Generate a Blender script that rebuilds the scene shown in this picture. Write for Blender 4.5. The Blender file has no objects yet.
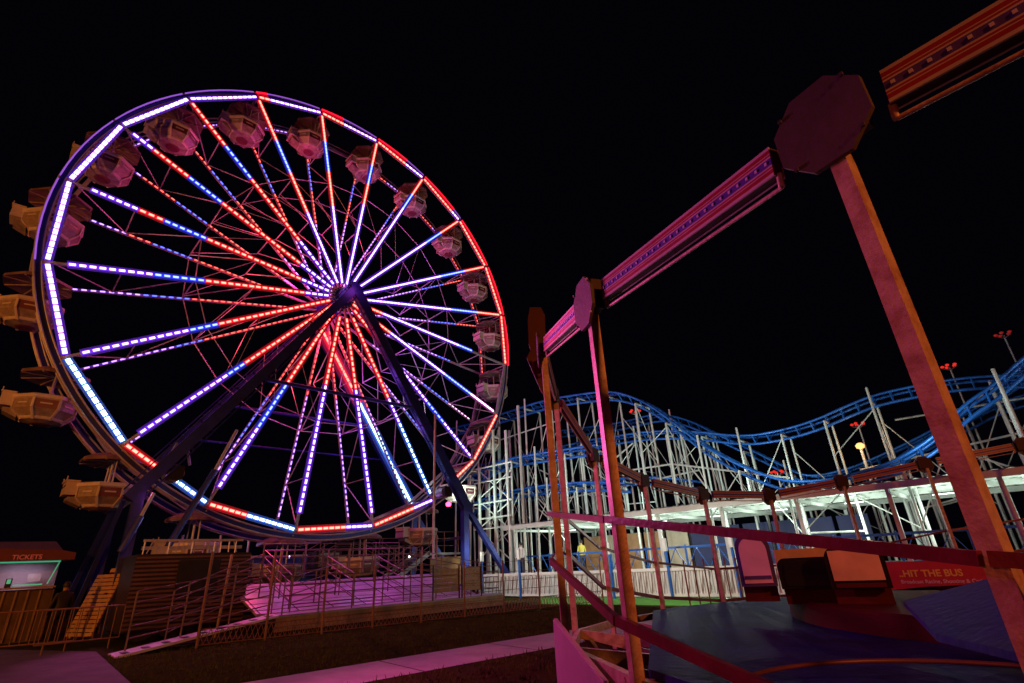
import bpy, math, random
from mathutils import Vector, Matrix
random.seed(7)
R = math.radians
scn = bpy.context.scene
COL = scn.collection
# ------------------------------------------------------------------ helpers
MATS = {}
def mat(name, col, rough=.5, metal=0., var=.25, scale=6., bump=0., emit=None, es=0., dirt=None, spec=.5):
    if name in MATS: return MATS[name]
    m = bpy.data.materials.new(name); m.use_nodes = True
    nt = m.node_tree; b = nt.nodes['Principled BSDF']
    b.inputs['Roughness'].default_value = rough; b.inputs['Metallic'].default_value = metal
    c = (*col, 1); b.inputs['Specular IOR Level'].default_value = spec
    if emit:
        b.inputs['Base Color'].default_value = c
        b.inputs['Emission Color'].default_value = (*emit, 1); b.inputs['Emission Strength'].default_value = es
    else:
        tc = nt.nodes.new('ShaderNodeTexCoord'); n = nt.nodes.new('ShaderNodeTexNoise')
        n.inputs['Scale'].default_value = scale; n.inputs['Detail'].default_value = 6; n.inputs['Roughness'].default_value = .65
        r = nt.nodes.new('ShaderNodeValToRGB')
        d = dirt or tuple(x*(1-var) for x in col)
        r.color_ramp.elements[0].position = .32; r.color_ramp.elements[0].color = (*d, 1)
        r.color_ramp.elements[1].position = .62; r.color_ramp.elements[1].color = c
        nt.links.new(tc.outputs['Object'], n.inputs['Vector']); nt.links.new(n.outputs['Fac'], r.inputs['Fac'])
        nt.links.new(r.outputs['Color'], b.inputs['Base Color'])
        if bump:
            bp = nt.nodes.new('ShaderNodeBump'); bp.inputs['Strength'].default_value = bump; bp.inputs['Distance'].default_value = .02
            n2 = nt.nodes.new('ShaderNodeTexNoise'); n2.inputs['Scale'].default_value = scale*6; n2.inputs['Detail'].default_value = 4
            nt.links.new(tc.outputs['Object'], n2.inputs['Vector'])
            nt.links.new(n2.outputs['Fac'], bp.inputs['Height']); nt.links.new(bp.outputs['Normal'], b.inputs['Normal'])
    MATS[name] = m; return m

class MB:
    def __init__(s): s.v = []; s.f = []; s.m = []; s.mats = []; s.smooth = []
    def mi(s, m):
        if m not in s.mats: s.mats.append(m)
        return s.mats.index(m)
    def add(s, vs, fs, m, smooth=False):
        o = len(s.v); s.v += [tuple(v) for v in vs]; k = s.mi(m)
        for f in fs: s.f.append([i+o for i in f]); s.m.append(k); s.smooth.append(smooth)
        return s
    def box(s, c, sz, m, X=(1,0,0), Y=(0,1,0), Z=(0,0,1)):
        c = Vector(c); X = Vector(X)*sz[0]/2; Y = Vector(Y)*sz[1]/2; Z = Vector(Z)*sz[2]/2
        vs = [c+a*X+b*Y+d*Z for d in (-1,1) for b in (-1,1) for a in (-1,1)]
        return s.add(vs, [(0,2,3,1),(4,5,7,6),(0,1,5,4),(2,6,7,3),(0,4,6,2),(1,3,7,5)], m)
    def beam(s, a, b, w, h, m, up=(0,0,1)):
        a = Vector(a); b = Vector(b); d = (b-a); L = d.length
        if L < 1e-6: return s
        d /= L; up = Vector(up)
        if abs(d.dot(up)) > .995: up = Vector((1,0,0))
        x = d.cross(up).normalized(); z = x.cross(d).normalized()
        return s.box((a+b)/2, (w, L, h), m, x, d, z)
    def tube(s, a, b, r, m, n=8, r2=None, cap=True):
        a = Vector(a); b = Vector(b); d = b-a
        if d.length < 1e-6: return s
        d.normalize(); q = Vector((0,0,1)) if abs(d.z) < .9 else Vector((1,0,0))
        x = d.cross(q).normalized(); y = d.cross(x); r2 = r if r2 is None else r2
        vs = []
        for p, rr in ((a, r), (b, r2)):
            vs += [p+(x*math.cos(2*math.pi*i/n)+y*math.sin(2*math.pi*i/n))*rr for i in range(n)]
        fs = [(i, (i+1) % n, n+(i+1) % n, n+i) for i in range(n)]
        s.add(vs, fs, m, n > 5)
        if cap: s.add(vs, [tuple(range(n))[::-1], tuple(range(n, 2*n))], m)
        return s
    def path(s, pts, r, m, n=6):
        pts = [Vector(p) for p in pts]; vs = []
        for i, p in enumerate(pts):
            d = (pts[min(i+1, len(pts)-1)]-pts[max(i-1, 0)]).normalized()
            q = Vector((0,0,1)) if abs(d.z) < .9 else Vector((1,0,0))
            x = d.cross(q).normalized(); y = d.cross(x)
            vs += [p+(x*math.cos(2*math.pi*k/n)+y*math.sin(2*math.pi*k/n))*r for k in range(n)]
        fs = [(i*n+k, i*n+(k+1) % n, (i+1)*n+(k+1) % n, (i+1)*n+k) for i in range(len(pts)-1) for k in range(n)]
        return s.add(vs, fs, m, True)
    def lathe(s, prof, m, n=8, c=(0,0,0), rot=0, smooth=False, mfun=None):
        vs = [(c[0]+r*math.cos(rot+2*math.pi*i/n), c[1]+r*math.sin(rot+2*math.pi*i/n), c[2]+z) for r, z in prof for i in range(n)]
        for j in range(len(prof)-1):
            for i in range(n):
                s.add([vs[j*n+i], vs[j*n+(i+1) % n], vs[(j+1)*n+(i+1) % n], vs[(j+1)*n+i]], [(0,1,2,3)], mfun(j, i) if mfun else m, smooth)
        return s
    def prism(s, poly, thick, m, base=(0,0,0), X=(1,0,0), Y=(0,0,1)):
        b = Vector(base); X = Vector(X); Y = Vector(Y); N = X.cross(Y).normalized()*thick; n = len(poly)
        A = [b+X*p[0]+Y*p[1] for p in poly]; B = [p+N for p in A]
        return s.add(A+B, [tuple(range(n))[::-1], tuple(range(n, 2*n))]+[(i, (i+1) % n, n+(i+1) % n, n+i) for i in range(n)], m)
    def build(s, name, parent=None, loc=None):
        me = bpy.data.meshes.new(name)
        off = Vector(loc) if loc is not None else Vector((0,0,0))
        me.from_pydata([tuple(Vector(v)-off) for v in s.v], [], s.f)
        for m in s.mats: me.materials.append(m)
        me.polygons.foreach_set('material_index', s.m); me.polygons.foreach_set('use_smooth', s.smooth)
        me.update()
        o = bpy.data.objects.new(name, me); COL.objects.link(o)
        if parent: o.parent = parent
        if loc is not None: o.location = off
        return o
def tag(o, label=None, cat=None, group=None, kind=None):
    if label: o['label'] = label
    if cat: o['category'] = cat
    if group: o['group'] = group
    if kind: o['kind'] = kind
    return o
def empty(name, loc, label, cat, group=None, rz=0):
    o = bpy.data.objects.new(name, None); COL.objects.link(o); o.location = loc; o.rotation_euler = (0,0,rz)
    o.empty_display_size = .3
    return tag(o, label, cat, group)
def local(parent, P):   # world point -> local of an unrotated empty
    return Vector(P)-Vector(parent.location)
def copy_tree(o, parent=None):
    c = o.copy(); COL.objects.link(c); c.parent = parent
    for ch in list(o.children): copy_tree(ch, c)
    return c

# ------------------------------------------------------------------ camera
EYE = Vector((0, 0, 1.6)); FPX = 509.05; PITCH = R(23.5935); ROLL = R(-2.9145)
cf = Vector((0, math.cos(PITCH), math.sin(PITCH))); cr0 = Vector((1,0,0)); cu0 = Vector((0, -math.sin(PITCH), math.cos(PITCH)))
cr = cr0*math.cos(ROLL)+cu0*math.sin(ROLL); cu = -cr0*math.sin(ROLL)+cu0*math.cos(ROLL)
cam = bpy.data.cameras.new('camera'); co = bpy.data.objects.new('camera', cam); COL.objects.link(co); scn.camera = co
cam.sensor_width = 36; cam.lens = FPX*36/1024; cam.clip_end = 2000; cam.clip_start = .05
M3 = Matrix((cr, cu, -cf)).transposed()
co.matrix_world = Matrix.Translation(EYE) @ M3.to_4x4()
# sight lines measured in the photograph, used to survey real positions on real planes
def ray(u, v): return cf+cr*((u-512)/FPX)-cu*((v-341.5)/FPX)
def on_z(u, v, z):
    d = ray(u, v); return EYE+d*((z-EYE.z)/d.z)
def on_plane(u, v, P0, N):
    d = ray(u, v); return EYE+d*((Vector(P0)-EYE).dot(N)/d.dot(N))

# ------------------------------------------------------------------ render / world
scn.view_settings.view_transform = 'Standard'; scn.view_settings.look = 'None'
scn.view_settings.gamma = 1; scn.view_settings.exposure = 0
try: scn.cycles.use_denoising = True; scn.cycles.denoiser = 'OPENIMAGEDENOISE'
except Exception: pass
scn.cycles.max_bounces = 4; scn.cycles.diffuse_bounces = 2; scn.cycles.glossy_bounces = 2
scn.cycles.transmission_bounces = 2; scn.cycles.sample_clamp_indirect = 3; scn.cycles.sample_clamp_direct = 0
scn.cycles.caustics_reflective = False; scn.cycles.caustics_refractive = False
w = bpy.data.worlds.new('World'); scn.world = w; w.use_nodes = True
bg = w.node_tree.nodes['Background']; bg.inputs['Color'].default_value = (.0008, .0006, .0016, 1); bg.inputs['Strength'].default_value = 1

def light(kind, name, loc, energy, color, size=.3, to=None, spot=None, blend=.6, sy=None):
    l = bpy.data.lights.new(name, kind); l.energy = energy; l.color = color
    if kind == 'AREA':
        l.size = size
        if sy: l.shape = 'RECTANGLE'; l.size_y = sy
    else: l.shadow_soft_size = size
    if kind == 'SPOT': l.spot_size = R(spot); l.spot_blend = blend
    o = bpy.data.objects.new(name, l); COL.objects.link(o); o.location = loc
    if to is not None: o.rotation_euler = (Vector(to)-Vector(loc)).to_track_quat('-Z', 'Y').to_euler()
    return o

# ------------------------------------------------------------------ materials
m_white = mat('white_enamel_steel', (.62,.58,.6), .38, .2, .35, 3)
m_wsteel = mat('pale_painted_tube', (.6,.55,.58), .4, .3, .3, 4)
m_navy = mat('navy_painted_steel', (.035,.05,.32), .35, .3, .35, 2)
m_dark = mat('dark_machine_steel', (.03,.03,.035), .5, .5, .4, 3)
m_grey = mat('galvanised_grey', (.3,.29,.29), .45, .6, .35, 5)
m_tub = mat('cream_fibreglass', (.42,.33,.29), .3, 0, .35, 5, dirt=(.22,.15,.13))
m_tubrib = mat('cream_rib', (.72,.6,.54), .35, 0, .2, 4)
m_tubpan = mat('maroon_panel', (.2,.05,.07), .4, 0, .3, 3)
m_canopy = mat('canopy_fibreglass', (.3,.18,.17), .45, 0, .45, 2)
m_grass = None
LED = {'w': ((.55,.27,1.), (.12,.02,.75)), 'b': ((.10,.15,1.), (.015,.03,.8)), 'r': ((1.,.11,.075), (.8,.004,.02)),
       'c': ((.5,.85,1.), (.02,.12,.8)), 'p': ((1.,.5,.85), (.5,.03,.4))}
LS = 7.5
def led(c, k=1.): return mat('led_%s_%g' % (c, k), (.02,.02,.02), emit=LED[c][0], es=LS*k*(1.1 if c == 'r' else 1))
def halo(c, k=1.): return mat('led_halo_%s_%g' % (c, k), (.05,.05,.05), emit=LED[c][1], es=1.15*k)  # bloom around the LEDs, put in as a dim emissive material

# ------------------------------------------------------------------ GIANT WHEEL
RW = 12.; HUB = Vector((-8.9952, 24.2184, 15.31)); YAW = .78660
AX = Vector((math.cos(YAW), math.sin(YAW), 0)); NN = Vector((math.sin(YAW), -math.cos(YAW), 0)); PH = 2.4142; DW = 2.4
def ang(k): return PH+k*2*math.pi/20
def wv(r, a, off=0.): return HUB+AX*(math.cos(a)*r)+Vector((0,0,math.sin(a)*r))+NN*off
def wf(t, n, z): return Vector((HUB.x, HUB.y, 0))+AX*t+NN*n+Vector((0,0,z))   # wheel frame: along wheel, towards viewer, height
WB = wf(0, -1.2, 0)
wheel = empty('ferris_wheel', WB, 'giant ferris wheel with red, blue and white strings of lights on its spokes and rim', 'ferris wheel')
def WP(P): return Vector(P)-WB
SEG = {0:[(.98,.78,'r'),(.78,.62,'b'),(.62,.305,'r'),(.305,.07,'w')], 19:[(.98,.78,'r'),(.78,.62,'b'),(.62,.42,'r'),(.42,.07,'w')],
 18:[(.98,.83,'r'),(.83,.66,'b'),(.66,.47,'r'),(.47,.07,'w')], 17:[(.98,.82,'r'),(.82,.69,'b'),(.69,.55,'r'),(.55,.07,'w')],
 16:[(.98,.83,'r'),(.83,.7,'b'),(.7,.07,'w')], 15:[(.98,.8,'r'),(.8,.65,'b'),(.65,.07,'w')], 14:[(.98,.81,'r'),(.81,.62,'b'),(.62,.07,'w')],
 13:[(.98,.81,'r'),(.81,.62,'b'),(.62,.12,'w'),(.12,.05,'r')], 12:[(.75,.66,'b'),(.66,.2,'w'),(.2,.05,'r')], 11:[(.97,.8,'p'),(.8,.62,'b'),(.62,.27,'w'),(.27,.05,'r')],
 10:[(.97,.75,'w'),(.75,.62,'b'),(.62,.33,'w'),(.33,.07,'r')], 9:[(.97,.62,'c'),(.62,.5,'w'),(.5,.1,'r')], 8:[(.95,.43,'w'),(.43,.1,'r')], 7:[(.94,.43,'w'),(.43,.1,'r')],
 6:[(.94,.7,'w'),(.7,.5,'b'),(.5,.1,'r')], 5:[(.95,.62,'w'),(.62,.545,'b'),(.545,.07,'r')], 4:[(.96,.65,'w'),(.65,.55,'b'),(.55,.07,'r')],
 3:[(.95,.72,'w'),(.72,.56,'b'),(.56,.18,'r'),(.18,.07,'w')], 2:[(.94,.8,'w'),(.8,.72,'r'),(.72,.575,'b'),(.575,.2,'r'),(.2,.07,'w')],
 1:[(.96,.88,'w'),(.88,.74,'r'),(.74,.6,'b'),(.6,.23,'r'),(.23,.07,'w')]}
def dashes(mb, A, B, c, k=1., w=.075, L=.19, sp=.3, nrm=NN, hw=.2, proud=.09, side=None):
    A = Vector(A); B = Vector(B); d = (B-A); n = max(1, round(d.length/sp)); u = d.normalized(); s_ = u.cross(nrm).normalized()
    mid = (A+B)/2
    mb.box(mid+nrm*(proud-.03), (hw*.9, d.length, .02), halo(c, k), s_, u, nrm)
    mb.box(mid+nrm*(proud-.045), (hw*1.6, d.length, .02), halo(c, k*.22), s_, u, nrm)  # wider, dimmer strip carries the bloom past the dashes
    for i in range(n):
        p = A+d*((i+.5)/n)
        mb.box(p+nrm*proud, (w, L*d.length/n/sp, .03), led(c, k), s_, u, nrm)
for k in range(20):
    a = ang(k); u = wv(1, a)-HUB
    for off, bk in ((0., 0), (-DW, 1)):
        ho = -.1 if not bk else -DW+.3
        A = HUB+NN*ho+u*.5; B = wv(RW, a, off)
        sp = MB(); sp.beam(WP(A), WP(B), .09, .13, m_wsteel, NN)
        so = sp.build('spoke', wheel)
        st = MB()
        for r1, r0, c in SEG[k]:
            P1 = A.lerp(B, (r1*RW-.5)/(RW-.5)); P0 = A.lerp(B, max(0, (r0*RW-.5)/(RW-.5)))
            if bk:
                if r1 < .3: continue
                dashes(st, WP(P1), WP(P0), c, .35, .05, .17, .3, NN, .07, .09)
            else:
                gap = .12
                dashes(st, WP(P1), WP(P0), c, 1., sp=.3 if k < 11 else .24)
        if st.v: st.build('light_strip', so)
    # truss between the two spokes
    tb = MB()
    F = lambda r: WP(wv(r, a, -.0)); Bk = lambda r: WP(wv(r, a, -DW*(.4+.6*r/RW)-.1))
    for r in (9.7, 7.1, 4.6): tb.tube(F(r), Bk(r), .028, m_wsteel, 5)
    for r, q in ((9.7, 7.1), (7.1, 4.6), (4.6, 2.4)): tb.tube(Bk(r), F(q), .026, m_wsteel, 5)
    tb.tube(F(11.8), Bk(9.7), .026, m_wsteel, 5)
    tb.build('spoke_brace', wheel)
# cable rings at 0.6 R
cb = MB()
for off in (0., -DW*.85):
    for k in range(20): cb.tube(WP(wv(7.1, ang(k), off)), WP(wv(7.1, ang(k+1), off)), .022, m_wsteel, 5)
for off in (0., -DW*.7):
    for k in range(0, 20): cb.tube(WP(wv(4.6, ang(k), off)), WP(wv(7.1, ang(k+1), off)), .016, m_wsteel, 4)
cb.build('cable_ring', wheel)
# rims
RSEG = {0:[(0,1,'w')],1:[(0,1,'w')],2:[(0,1,'w')],3:[(0,1,'w')],4:[(0,1,'c')],5:[(0,.36,'r'),(.36,.44,'w'),(.5,1,'c')],6:[(0,.42,'r'),(.42,1,'c')],
 7:[(0,.62,'r'),(.62,1,'w')],8:[(0,.65,'r'),(.65,1,'w')],9:[(.45,1,'r')],10:[(0,1,'r')],11:[],12:[(0,1,'r')],13:[(0,1,'r')],14:[(0,1,'r')],
 15:[(0,.22,'w'),(.22,1,'r')],16:[(0,.4,'w'),(.4,1,'r')],17:[(0,.62,'w'),(.62,1,'r')],18:[(0,.82,'w'),(.82,1,'r')],19:[(0,1,'w')]}
for off, bk in ((0., 0), (-DW, 1)):
    rm = MB(); STS = []
    for k in range(20):
        st = MB(); STS.append(st)
        a0, a1 = ang(k), ang(k+1)
        rm.beam(WP(wv(RW, a0, off-.06)), WP(wv(RW, a1, off-.06)), .14, .1, m_wsteel, NN)
        N = 8
        for i in range(N):
            b0 = a0+(a1-a0)*i/N; b1 = a0+(a1-a0)*(i+1)/N
            rm.beam(WP(wv(RW+.19, b0, off-.14)), WP(wv(RW+.19, b1, off-.14)), .2, .03, m_navy, NN)
            rm.tube(WP(wv(RW+.1, b0, off-.09)), WP(wv(RW+.1, b1, off-.09)), .035, m_wsteel, 6, cap=False)
            rm.tube(WP(wv(RW+.32, b0, off-.09)), WP(wv(RW+.32, b1, off-.09)), .04, m_wsteel, 6, cap=False)
            rm.tube(WP(wv(RW+.32, b0, off-.4)), WP(wv(RW+.32, b1, off-.4)), .04, m_wsteel, 6, cap=False)
        for f0, f1, c in RSEG[k]:
            P = WP(wv(RW-.03, a0, off)); Q = WP(wv(RW-.03, a1, off)); f0 = max(f0, .02); f1 = min(f1, .98)
            if bk: 
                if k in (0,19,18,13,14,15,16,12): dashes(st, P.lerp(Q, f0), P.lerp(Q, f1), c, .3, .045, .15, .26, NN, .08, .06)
            else:
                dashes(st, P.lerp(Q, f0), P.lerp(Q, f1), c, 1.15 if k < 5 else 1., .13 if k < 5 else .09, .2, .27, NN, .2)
                if k > 11 or k < 3:   # light on the outer arc put in as glowing tube and band
                    n = 6
                    for i in range(n):
                        e0 = a0+(a1-a0)*(f0+(f1-f0)*i/n); e1 = a0+(a1-a0)*(f0+(f1-f0)*(i+1)/n)
                        st.tube(WP(wv(RW+.3, e0, off+.02)), WP(wv(RW+.3, e1, off+.02)), .045 if c == 'r' else .028, halo(c, 2.2) if c == 'r' else mat('violet_arc_glow',(.05,.05,.05),emit=(.35,.10,.75),es=.9), 6)
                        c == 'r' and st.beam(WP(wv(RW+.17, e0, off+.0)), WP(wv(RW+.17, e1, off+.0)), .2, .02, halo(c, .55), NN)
    o = rm.build('rim', wheel)
    for st in STS:
        if st.v: st.build('light_strip', o)
for k in range(20):
    ra = MB(); ra.tube(WP(wv(RW, ang(k), 0)), WP(wv(RW, ang(k), -DW)), .05, m_wsteel, 6); ra.build('gondola_axle', wheel)
hb = MB(); hb.tube(WP(HUB+NN*1.0), WP(HUB-NN*3.5), .3, m_navy, 16); hb.tube(WP(HUB-NN*.05), WP(HUB-NN*.3), .62, m_navy, 20)
hb.tube(WP(HUB-NN*2.), WP(HUB-NN*2.3), .62, m_navy, 20); hb.tube(WP(HUB+NN*1.2), WP(HUB+NN*.2), .42, m_navy, 16)
for i in range(8):
    q = i*math.pi/4; hb.tube(WP(wv(.33, q, 1.2)), WP(wv(.33, q, 1.26)), .035, m_grey, 6)
hb.build('hub', wheel)
# A-frames front and back
for n_, tt in ((1.2, 0), (-3.6, 1)):
    for sgn in (-1, 1):
        lg = MB(); top = wf(0, n_, 15.3); kn = wf(7.5*sgn, n_, 4.4)
        d = (kn-top).normalized(); sd = d.cross(NN).normalized()
        lg.beam(WP(top-d*.3), WP(kn+d*.15), .42, .3, m_navy, NN)
        lg.beam(WP(top+sd*.33), WP(kn+sd*.33), .05, .12, m_navy, NN); lg.beam(WP(top-sd*.33), WP(kn-sd*.33), .05, .12, m_navy, NN)
        for i in range(14):
            p = top.lerp(kn, (i+.5)/14); lg.beam(WP(p-sd*.33), WP(p+sd*.33), .06, .05, m_navy, NN)
        lg.beam(WP(wf(7.3*sgn, n_, 4.6)), WP(wf(7.3*sgn, n_, 0.1)), .32, .32, m_navy, NN)
        lg.beam(WP(kn), WP(wf(11.*sgn if sgn > 0 else -8.3, n_, .15)), .26, .26, m_navy, NN) if sgn > 0 else None
        lg.box(WP(wf(7.3*sgn, n_, .08)), (.9,.9,.16), m_dark, AX, NN)
        lo_ = lg.build('support_leg', wheel)
        if tt and sgn > 0:
            q3 = MB(); A = top.lerp(kn, .04)+NN*.18; M_ = top.lerp(kn, .42)+NN*.18; B = top.lerp(kn, .93)+NN*.18
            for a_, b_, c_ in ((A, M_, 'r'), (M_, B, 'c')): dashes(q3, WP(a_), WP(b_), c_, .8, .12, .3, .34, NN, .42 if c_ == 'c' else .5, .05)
            q3.build('light_strip', lo_)
    tie = MB(); tie.tube(WP(wf(-3.85, n_, 9.45)), WP(wf(3.85, n_, 9.45)), .09, m_navy, 8)
    if tt: tie.tube(WP(wf(-5, n_, 7.6)), WP(wf(5, n_, 7.6)), .05, m_navy, 8)
    tie.build('cross_tie', wheel)
br = MB()
for t0, n0, z0, t1, n1, z1 in ((-7.5,-.2,4.4,-8.0,-1.5,.6), (-7.6,-1.2,4.4,-8.2,-3.0,.6), (-7.4,-2.4,4.4,-7.9,-4.2,.6), (-7.3,1.2,4.5,-7.3,-3.6,4.5), (7.3,1.2,3.,7.3,-3.6,3.)):
    br = MB(); br.beam(WP(wf(t0,n0,z0)), WP(wf(t1,n1,z1)), .14, .2, m_navy, NN); br.build('outrigger_brace', wheel)
# small masts and the drive units beside the rim
for t in (-6.3, 6.3):
    dr = MB(); dr.box(WP(wf(t, .9, 5.3)), (.5,.35,.5), m_dark, AX, NN); dr.tube(WP(wf(t, .9, 5.3)), WP(wf(t, .3, 5.3)), .32, m_grey, 12)
    for q in (-.4,.4): dr.tube(WP(wf(t+q, 1.0, 5.6)), WP(wf(t+q*.4, 1.0, 6.4)), .05, m_grey, 6)
    dr.build('drive_unit', wheel)
ml = mat('red_marker_lamp', (.1,0,0), emit=(1,.04,.12), es=9)
q = MB(); q.lathe([(0,-.12),(.12,-.08),(.14,.05),(.06,.12),(0,.14)], ml, 10, WP(wf(6.1,1.35,4.6))); q.build('warning_lamp', wheel)
ms = MB(); ms.tube(WP(wf(4.85, 1.8, 2.)), WP(wf(4.85, 1.8, 9.2)), .06, m_wsteel, 8); ms.build('mast_pole', wheel)
pis = MB()
A = on_plane(237,430, wf(0,1.9,0), NN); B = on_plane(215,470, wf(0,1.9,0), NN); D = on_plane(167,548, wf(0,1.9,0), NN)
pis.tube(WP(A), WP(B), .06, m_wsteel, 8); pis.tube(WP(B), WP(D), .11, m_navy, 8); pis.build('hydraulic_strut', wheel); pis = MB()
A = on_plane(154,493, wf(0,1.9,0), NN); B = on_plane(141,516, wf(0,1.9,0), NN); D = on_plane(120,552, wf(0,1.9,0), NN)
pis.tube(WP(A), WP(B), .055, m_white, 8); pis.tube(WP(B), WP(D), .1, m_navy, 8)
pis.build('hydraulic_strut', wheel)
# gondolas -----------------------------------------------------------------
m_seat = mat('gondola_seat_shell', (.5,.42,.38), .4, 0, .3, 3)
def gondola():
    g = bpy.data.objects.new('gondola', None); COL.objects.link(g)
    t = MB()
    pr = [(.97,-1.12),(1.02,-1.16),(1.02,-1.26),(.95,-1.3),(.93,-1.62),(.6,-1.95),(.3,-2.02),(.0,-2.02)]
    t.lathe(pr, m_tub, 8, rot=math.pi/8, mfun=lambda j, i: (m_tubrib if j in (0,1,2) else (m_tubpan if j == 3 and i % 2 else m_tub)))
    t.lathe([(.97,-1.12),(.90,-1.14),(.92,-1.6),(0,-1.7)], m_seat, 8, rot=math.pi/8)
    t.lathe([(.62,-1.955),(.66,-1.93),(.70,-1.86)], m_tubrib, 8, rot=math.pi/8); t.lathe([(.3,-2.03),(.22,-2.05),(0,-2.05)], m_tubpan, 12)
    for i in range(8):
        a = i*math.pi/4; c, s = math.cos(a), math.sin(a)
        t.box((.885*c, .885*s, -1.45), (.34, .02, .05), m_tubrib, (-s, c, 0), (c, s, 0))
    for i in range(8):
        a = math.pi/8+i*math.pi/4; c, s = math.cos(a), math.sin(a)
        t.beam((.95*c, .95*s, -1.28), (.94*c, .94*s, -1.62), .07, .05, m_tubrib, (c, s, 0))
        t.beam((.94*c, .94*s, -1.62), (.6*c, .6*s, -1.96), .07, .05, m_tubrib, (c, s, 0))
    t.build('tub', g)
    e = MB(); sx = -1
    e.box((-1.06, 0, -1.33), (.36, .74, .46), m_tubrib); e.box((-1.07, 0, -1.08), (.42, .84, .05), m_tubrib)
    e.box((-1.245, 0, -1.26), (.015,.74,.05), m_dark)
    e.prism([(.3,.12),(-.12,.12),(-.12,0),(.3,-.2)], .6, m_tub, (-.98, .3, -1.74), (1,0,0), (0,0,1))
    for y in (-.36,.36): e.tube((-1.25, y, -1.06), (-1.25, y, -.92), .02, m_tubrib, 5)
    e.build('seat_back', g)
    c = MB()
    c.lathe([(1.08,-.32),(1.05,-.2),(.7,-.02),(.0,.05)], m_canopy, 8, rot=math.pi/8)
    c.lathe([(1.08,-.32),(.6,-.22),(.0,-.2)], m_canopy, 8, rot=math.pi/8)
    for i in range(8):
        a = math.pi/8+i*math.pi/4; c.beam((.1*math.cos(a), .1*math.sin(a), -.24), (1.03*math.cos(a), 1.03*math.sin(a), -.33), .05, .04, m_tub)
    c.build('canopy', g)
    p = MB(); p.tube((0,0,-1.8), (0,0,-.1), .05, m_wsteel, 8)
    for s in (-1,1): p.tube((0, s*.7, -1.15), (0, s*.62, -.15), .03, m_wsteel, 6); p.tube((0, s*.1, 0), (0, s*1.1, 0), .035, m_wsteel, 6)
    p.lathe([(0,-1.3),(.32,-1.3),(.32,-1.26),(0,-1.26)], m_grey, 14)
    p.build('pole', g)
    return g
names = {0:'topmost left', 19:'', }
GL = {0:'pink lit gondola under the upper left rim, first to the left of the top pair',
 1:'orange tinted gondola inside the upper left rim, second below the top of the left arc',
 2:'gondola hanging beside the rim above the spoke end level with the leftmost bend',
 3:'gondola at the far left of the wheel, level with the hub',
 4:'gondola on the lower left rim, with an orange lit seat back',
 5:'lowest gondola on the left, hanging over the slatted orange board',
 6:'gondola at the lower left behind the navy leg, just above the loading platform',
 7:'gondola at the very bottom of the wheel, left of the platform gate',
 8:'gondola at the very bottom of the wheel, right of the middle of the platform',
 9:'gondola low on the right beside the navy support leg near the platform stair',
 10:'greenish white gondola lowest on the right arc, beside the coaster supports',
 11:'pale gondola in front of the coaster tower where the blue track meets the rim',
 12:'white gondola on the right arc where the rim lights are dark',
 13:'pale pink gondola on the right arc, first one above the dark piece of rim',
 14:'pink gondola at the rightmost part of the wheel, level with the hub',
 15:'pink gondola on the upper right arc, second above hub height',
 16:'purple pink gondola on the upper right arc, third above hub height',
 17:'pink gondola near the top right, between the third and second spokes from the top',
 18:'dark pink gondola just right of the wheel top',
 19:'dark pink gondola at the very top of the wheel'}
g0 = gondola()
for k in range(20):
    g = g0 if k == 0 else copy_tree(g0)
    P = wv(RW, ang(k), -DW/2); g.location = P-Vector((0,0,.22))
    g.rotation_euler = (random.uniform(-.03,.03), random.uniform(-.03,.03), YAW+random.uniform(-.05,.05))
    tag(g, GL[k], 'gondola', 'gondolas hanging between the two rims of the wheel')

# ------------------------------------------------------------------ GROUND
def ground_mat():
    m = bpy.data.materials.new('night_grass'); m.use_nodes = True; nt = m.node_tree; b = nt.nodes['Principled BSDF']
    tc = nt.nodes.new('ShaderNodeTexCoord'); n = nt.nodes.new('ShaderNodeTexNoise'); n.inputs['Scale'].default_value = 1.2; n.inputs['Detail'].default_value = 10
    n.inputs['Roughness'].default_value = .75
    r = nt.nodes.new('ShaderNodeValToRGB'); r.color_ramp.elements[0].position = .35; r.color_ramp.elements[0].color = (.045,.032,.014,1)
    r.color_ramp.elements[1].position = .65; r.color_ramp.elements[1].color = (.06,.07,.02,1)
    n2 = nt.nodes.new('ShaderNodeTexNoise'); n2.inputs['Scale'].default_value = 25; n2.inputs['Detail'].default_value = 6
    bp = nt.nodes.new('ShaderNodeBump'); bp.inputs['Strength'].default_value = .9; bp.inputs['Distance'].default_value = .06
    L = nt.links.new
    L(tc.outputs['Object'], n.inputs['Vector']); L(tc.outputs['Object'], n2.inputs['Vector']); L(n.outputs['Fac'], r.inputs['Fac'])
    L(r.outputs['Color'], b.inputs['Base Color']); L(n2.outputs['Fac'], bp.inputs['Height']); L(bp.outputs['Normal'], b.inputs['Normal'])
    b.inputs['Roughness'].default_value = .95; b.inputs['Specular IOR Level'].default_value = 0; return m
m_grass = ground_mat()
m_conc = mat('worn_concrete', (.42,.38,.36), .8, 0, .35, 1.1, bump=.5)
g = MB(); g.add([(-700,-300,0),(700,-300,0),(700,900,0),(-700,900,0)], [(0,1,2,3)], m_grass); tag(g.build('ground'), 'dark grassy ground of the fairground', 'ground', kind='structure')
def strip(name, pix, z, m, label):
    b = MB(); P = [on_z(u, v, z) for u, v in pix]; P = [(p.x, p.y, z) for p in P]
    b.add(P, [tuple(range(len(P)))], m); return tag(b.build(name), label, 'path', kind='structure')
a0 = on_z(245,683,0); a1 = on_z(560,632,0); c0 = on_z(410,683,0); c1 = on_z(560,655,0)
d = (a1-a0).normalized(); pth = MB()
e = Vector((-d.y*-1, d.x*-1, 0)); wdt = 1.75
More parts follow.
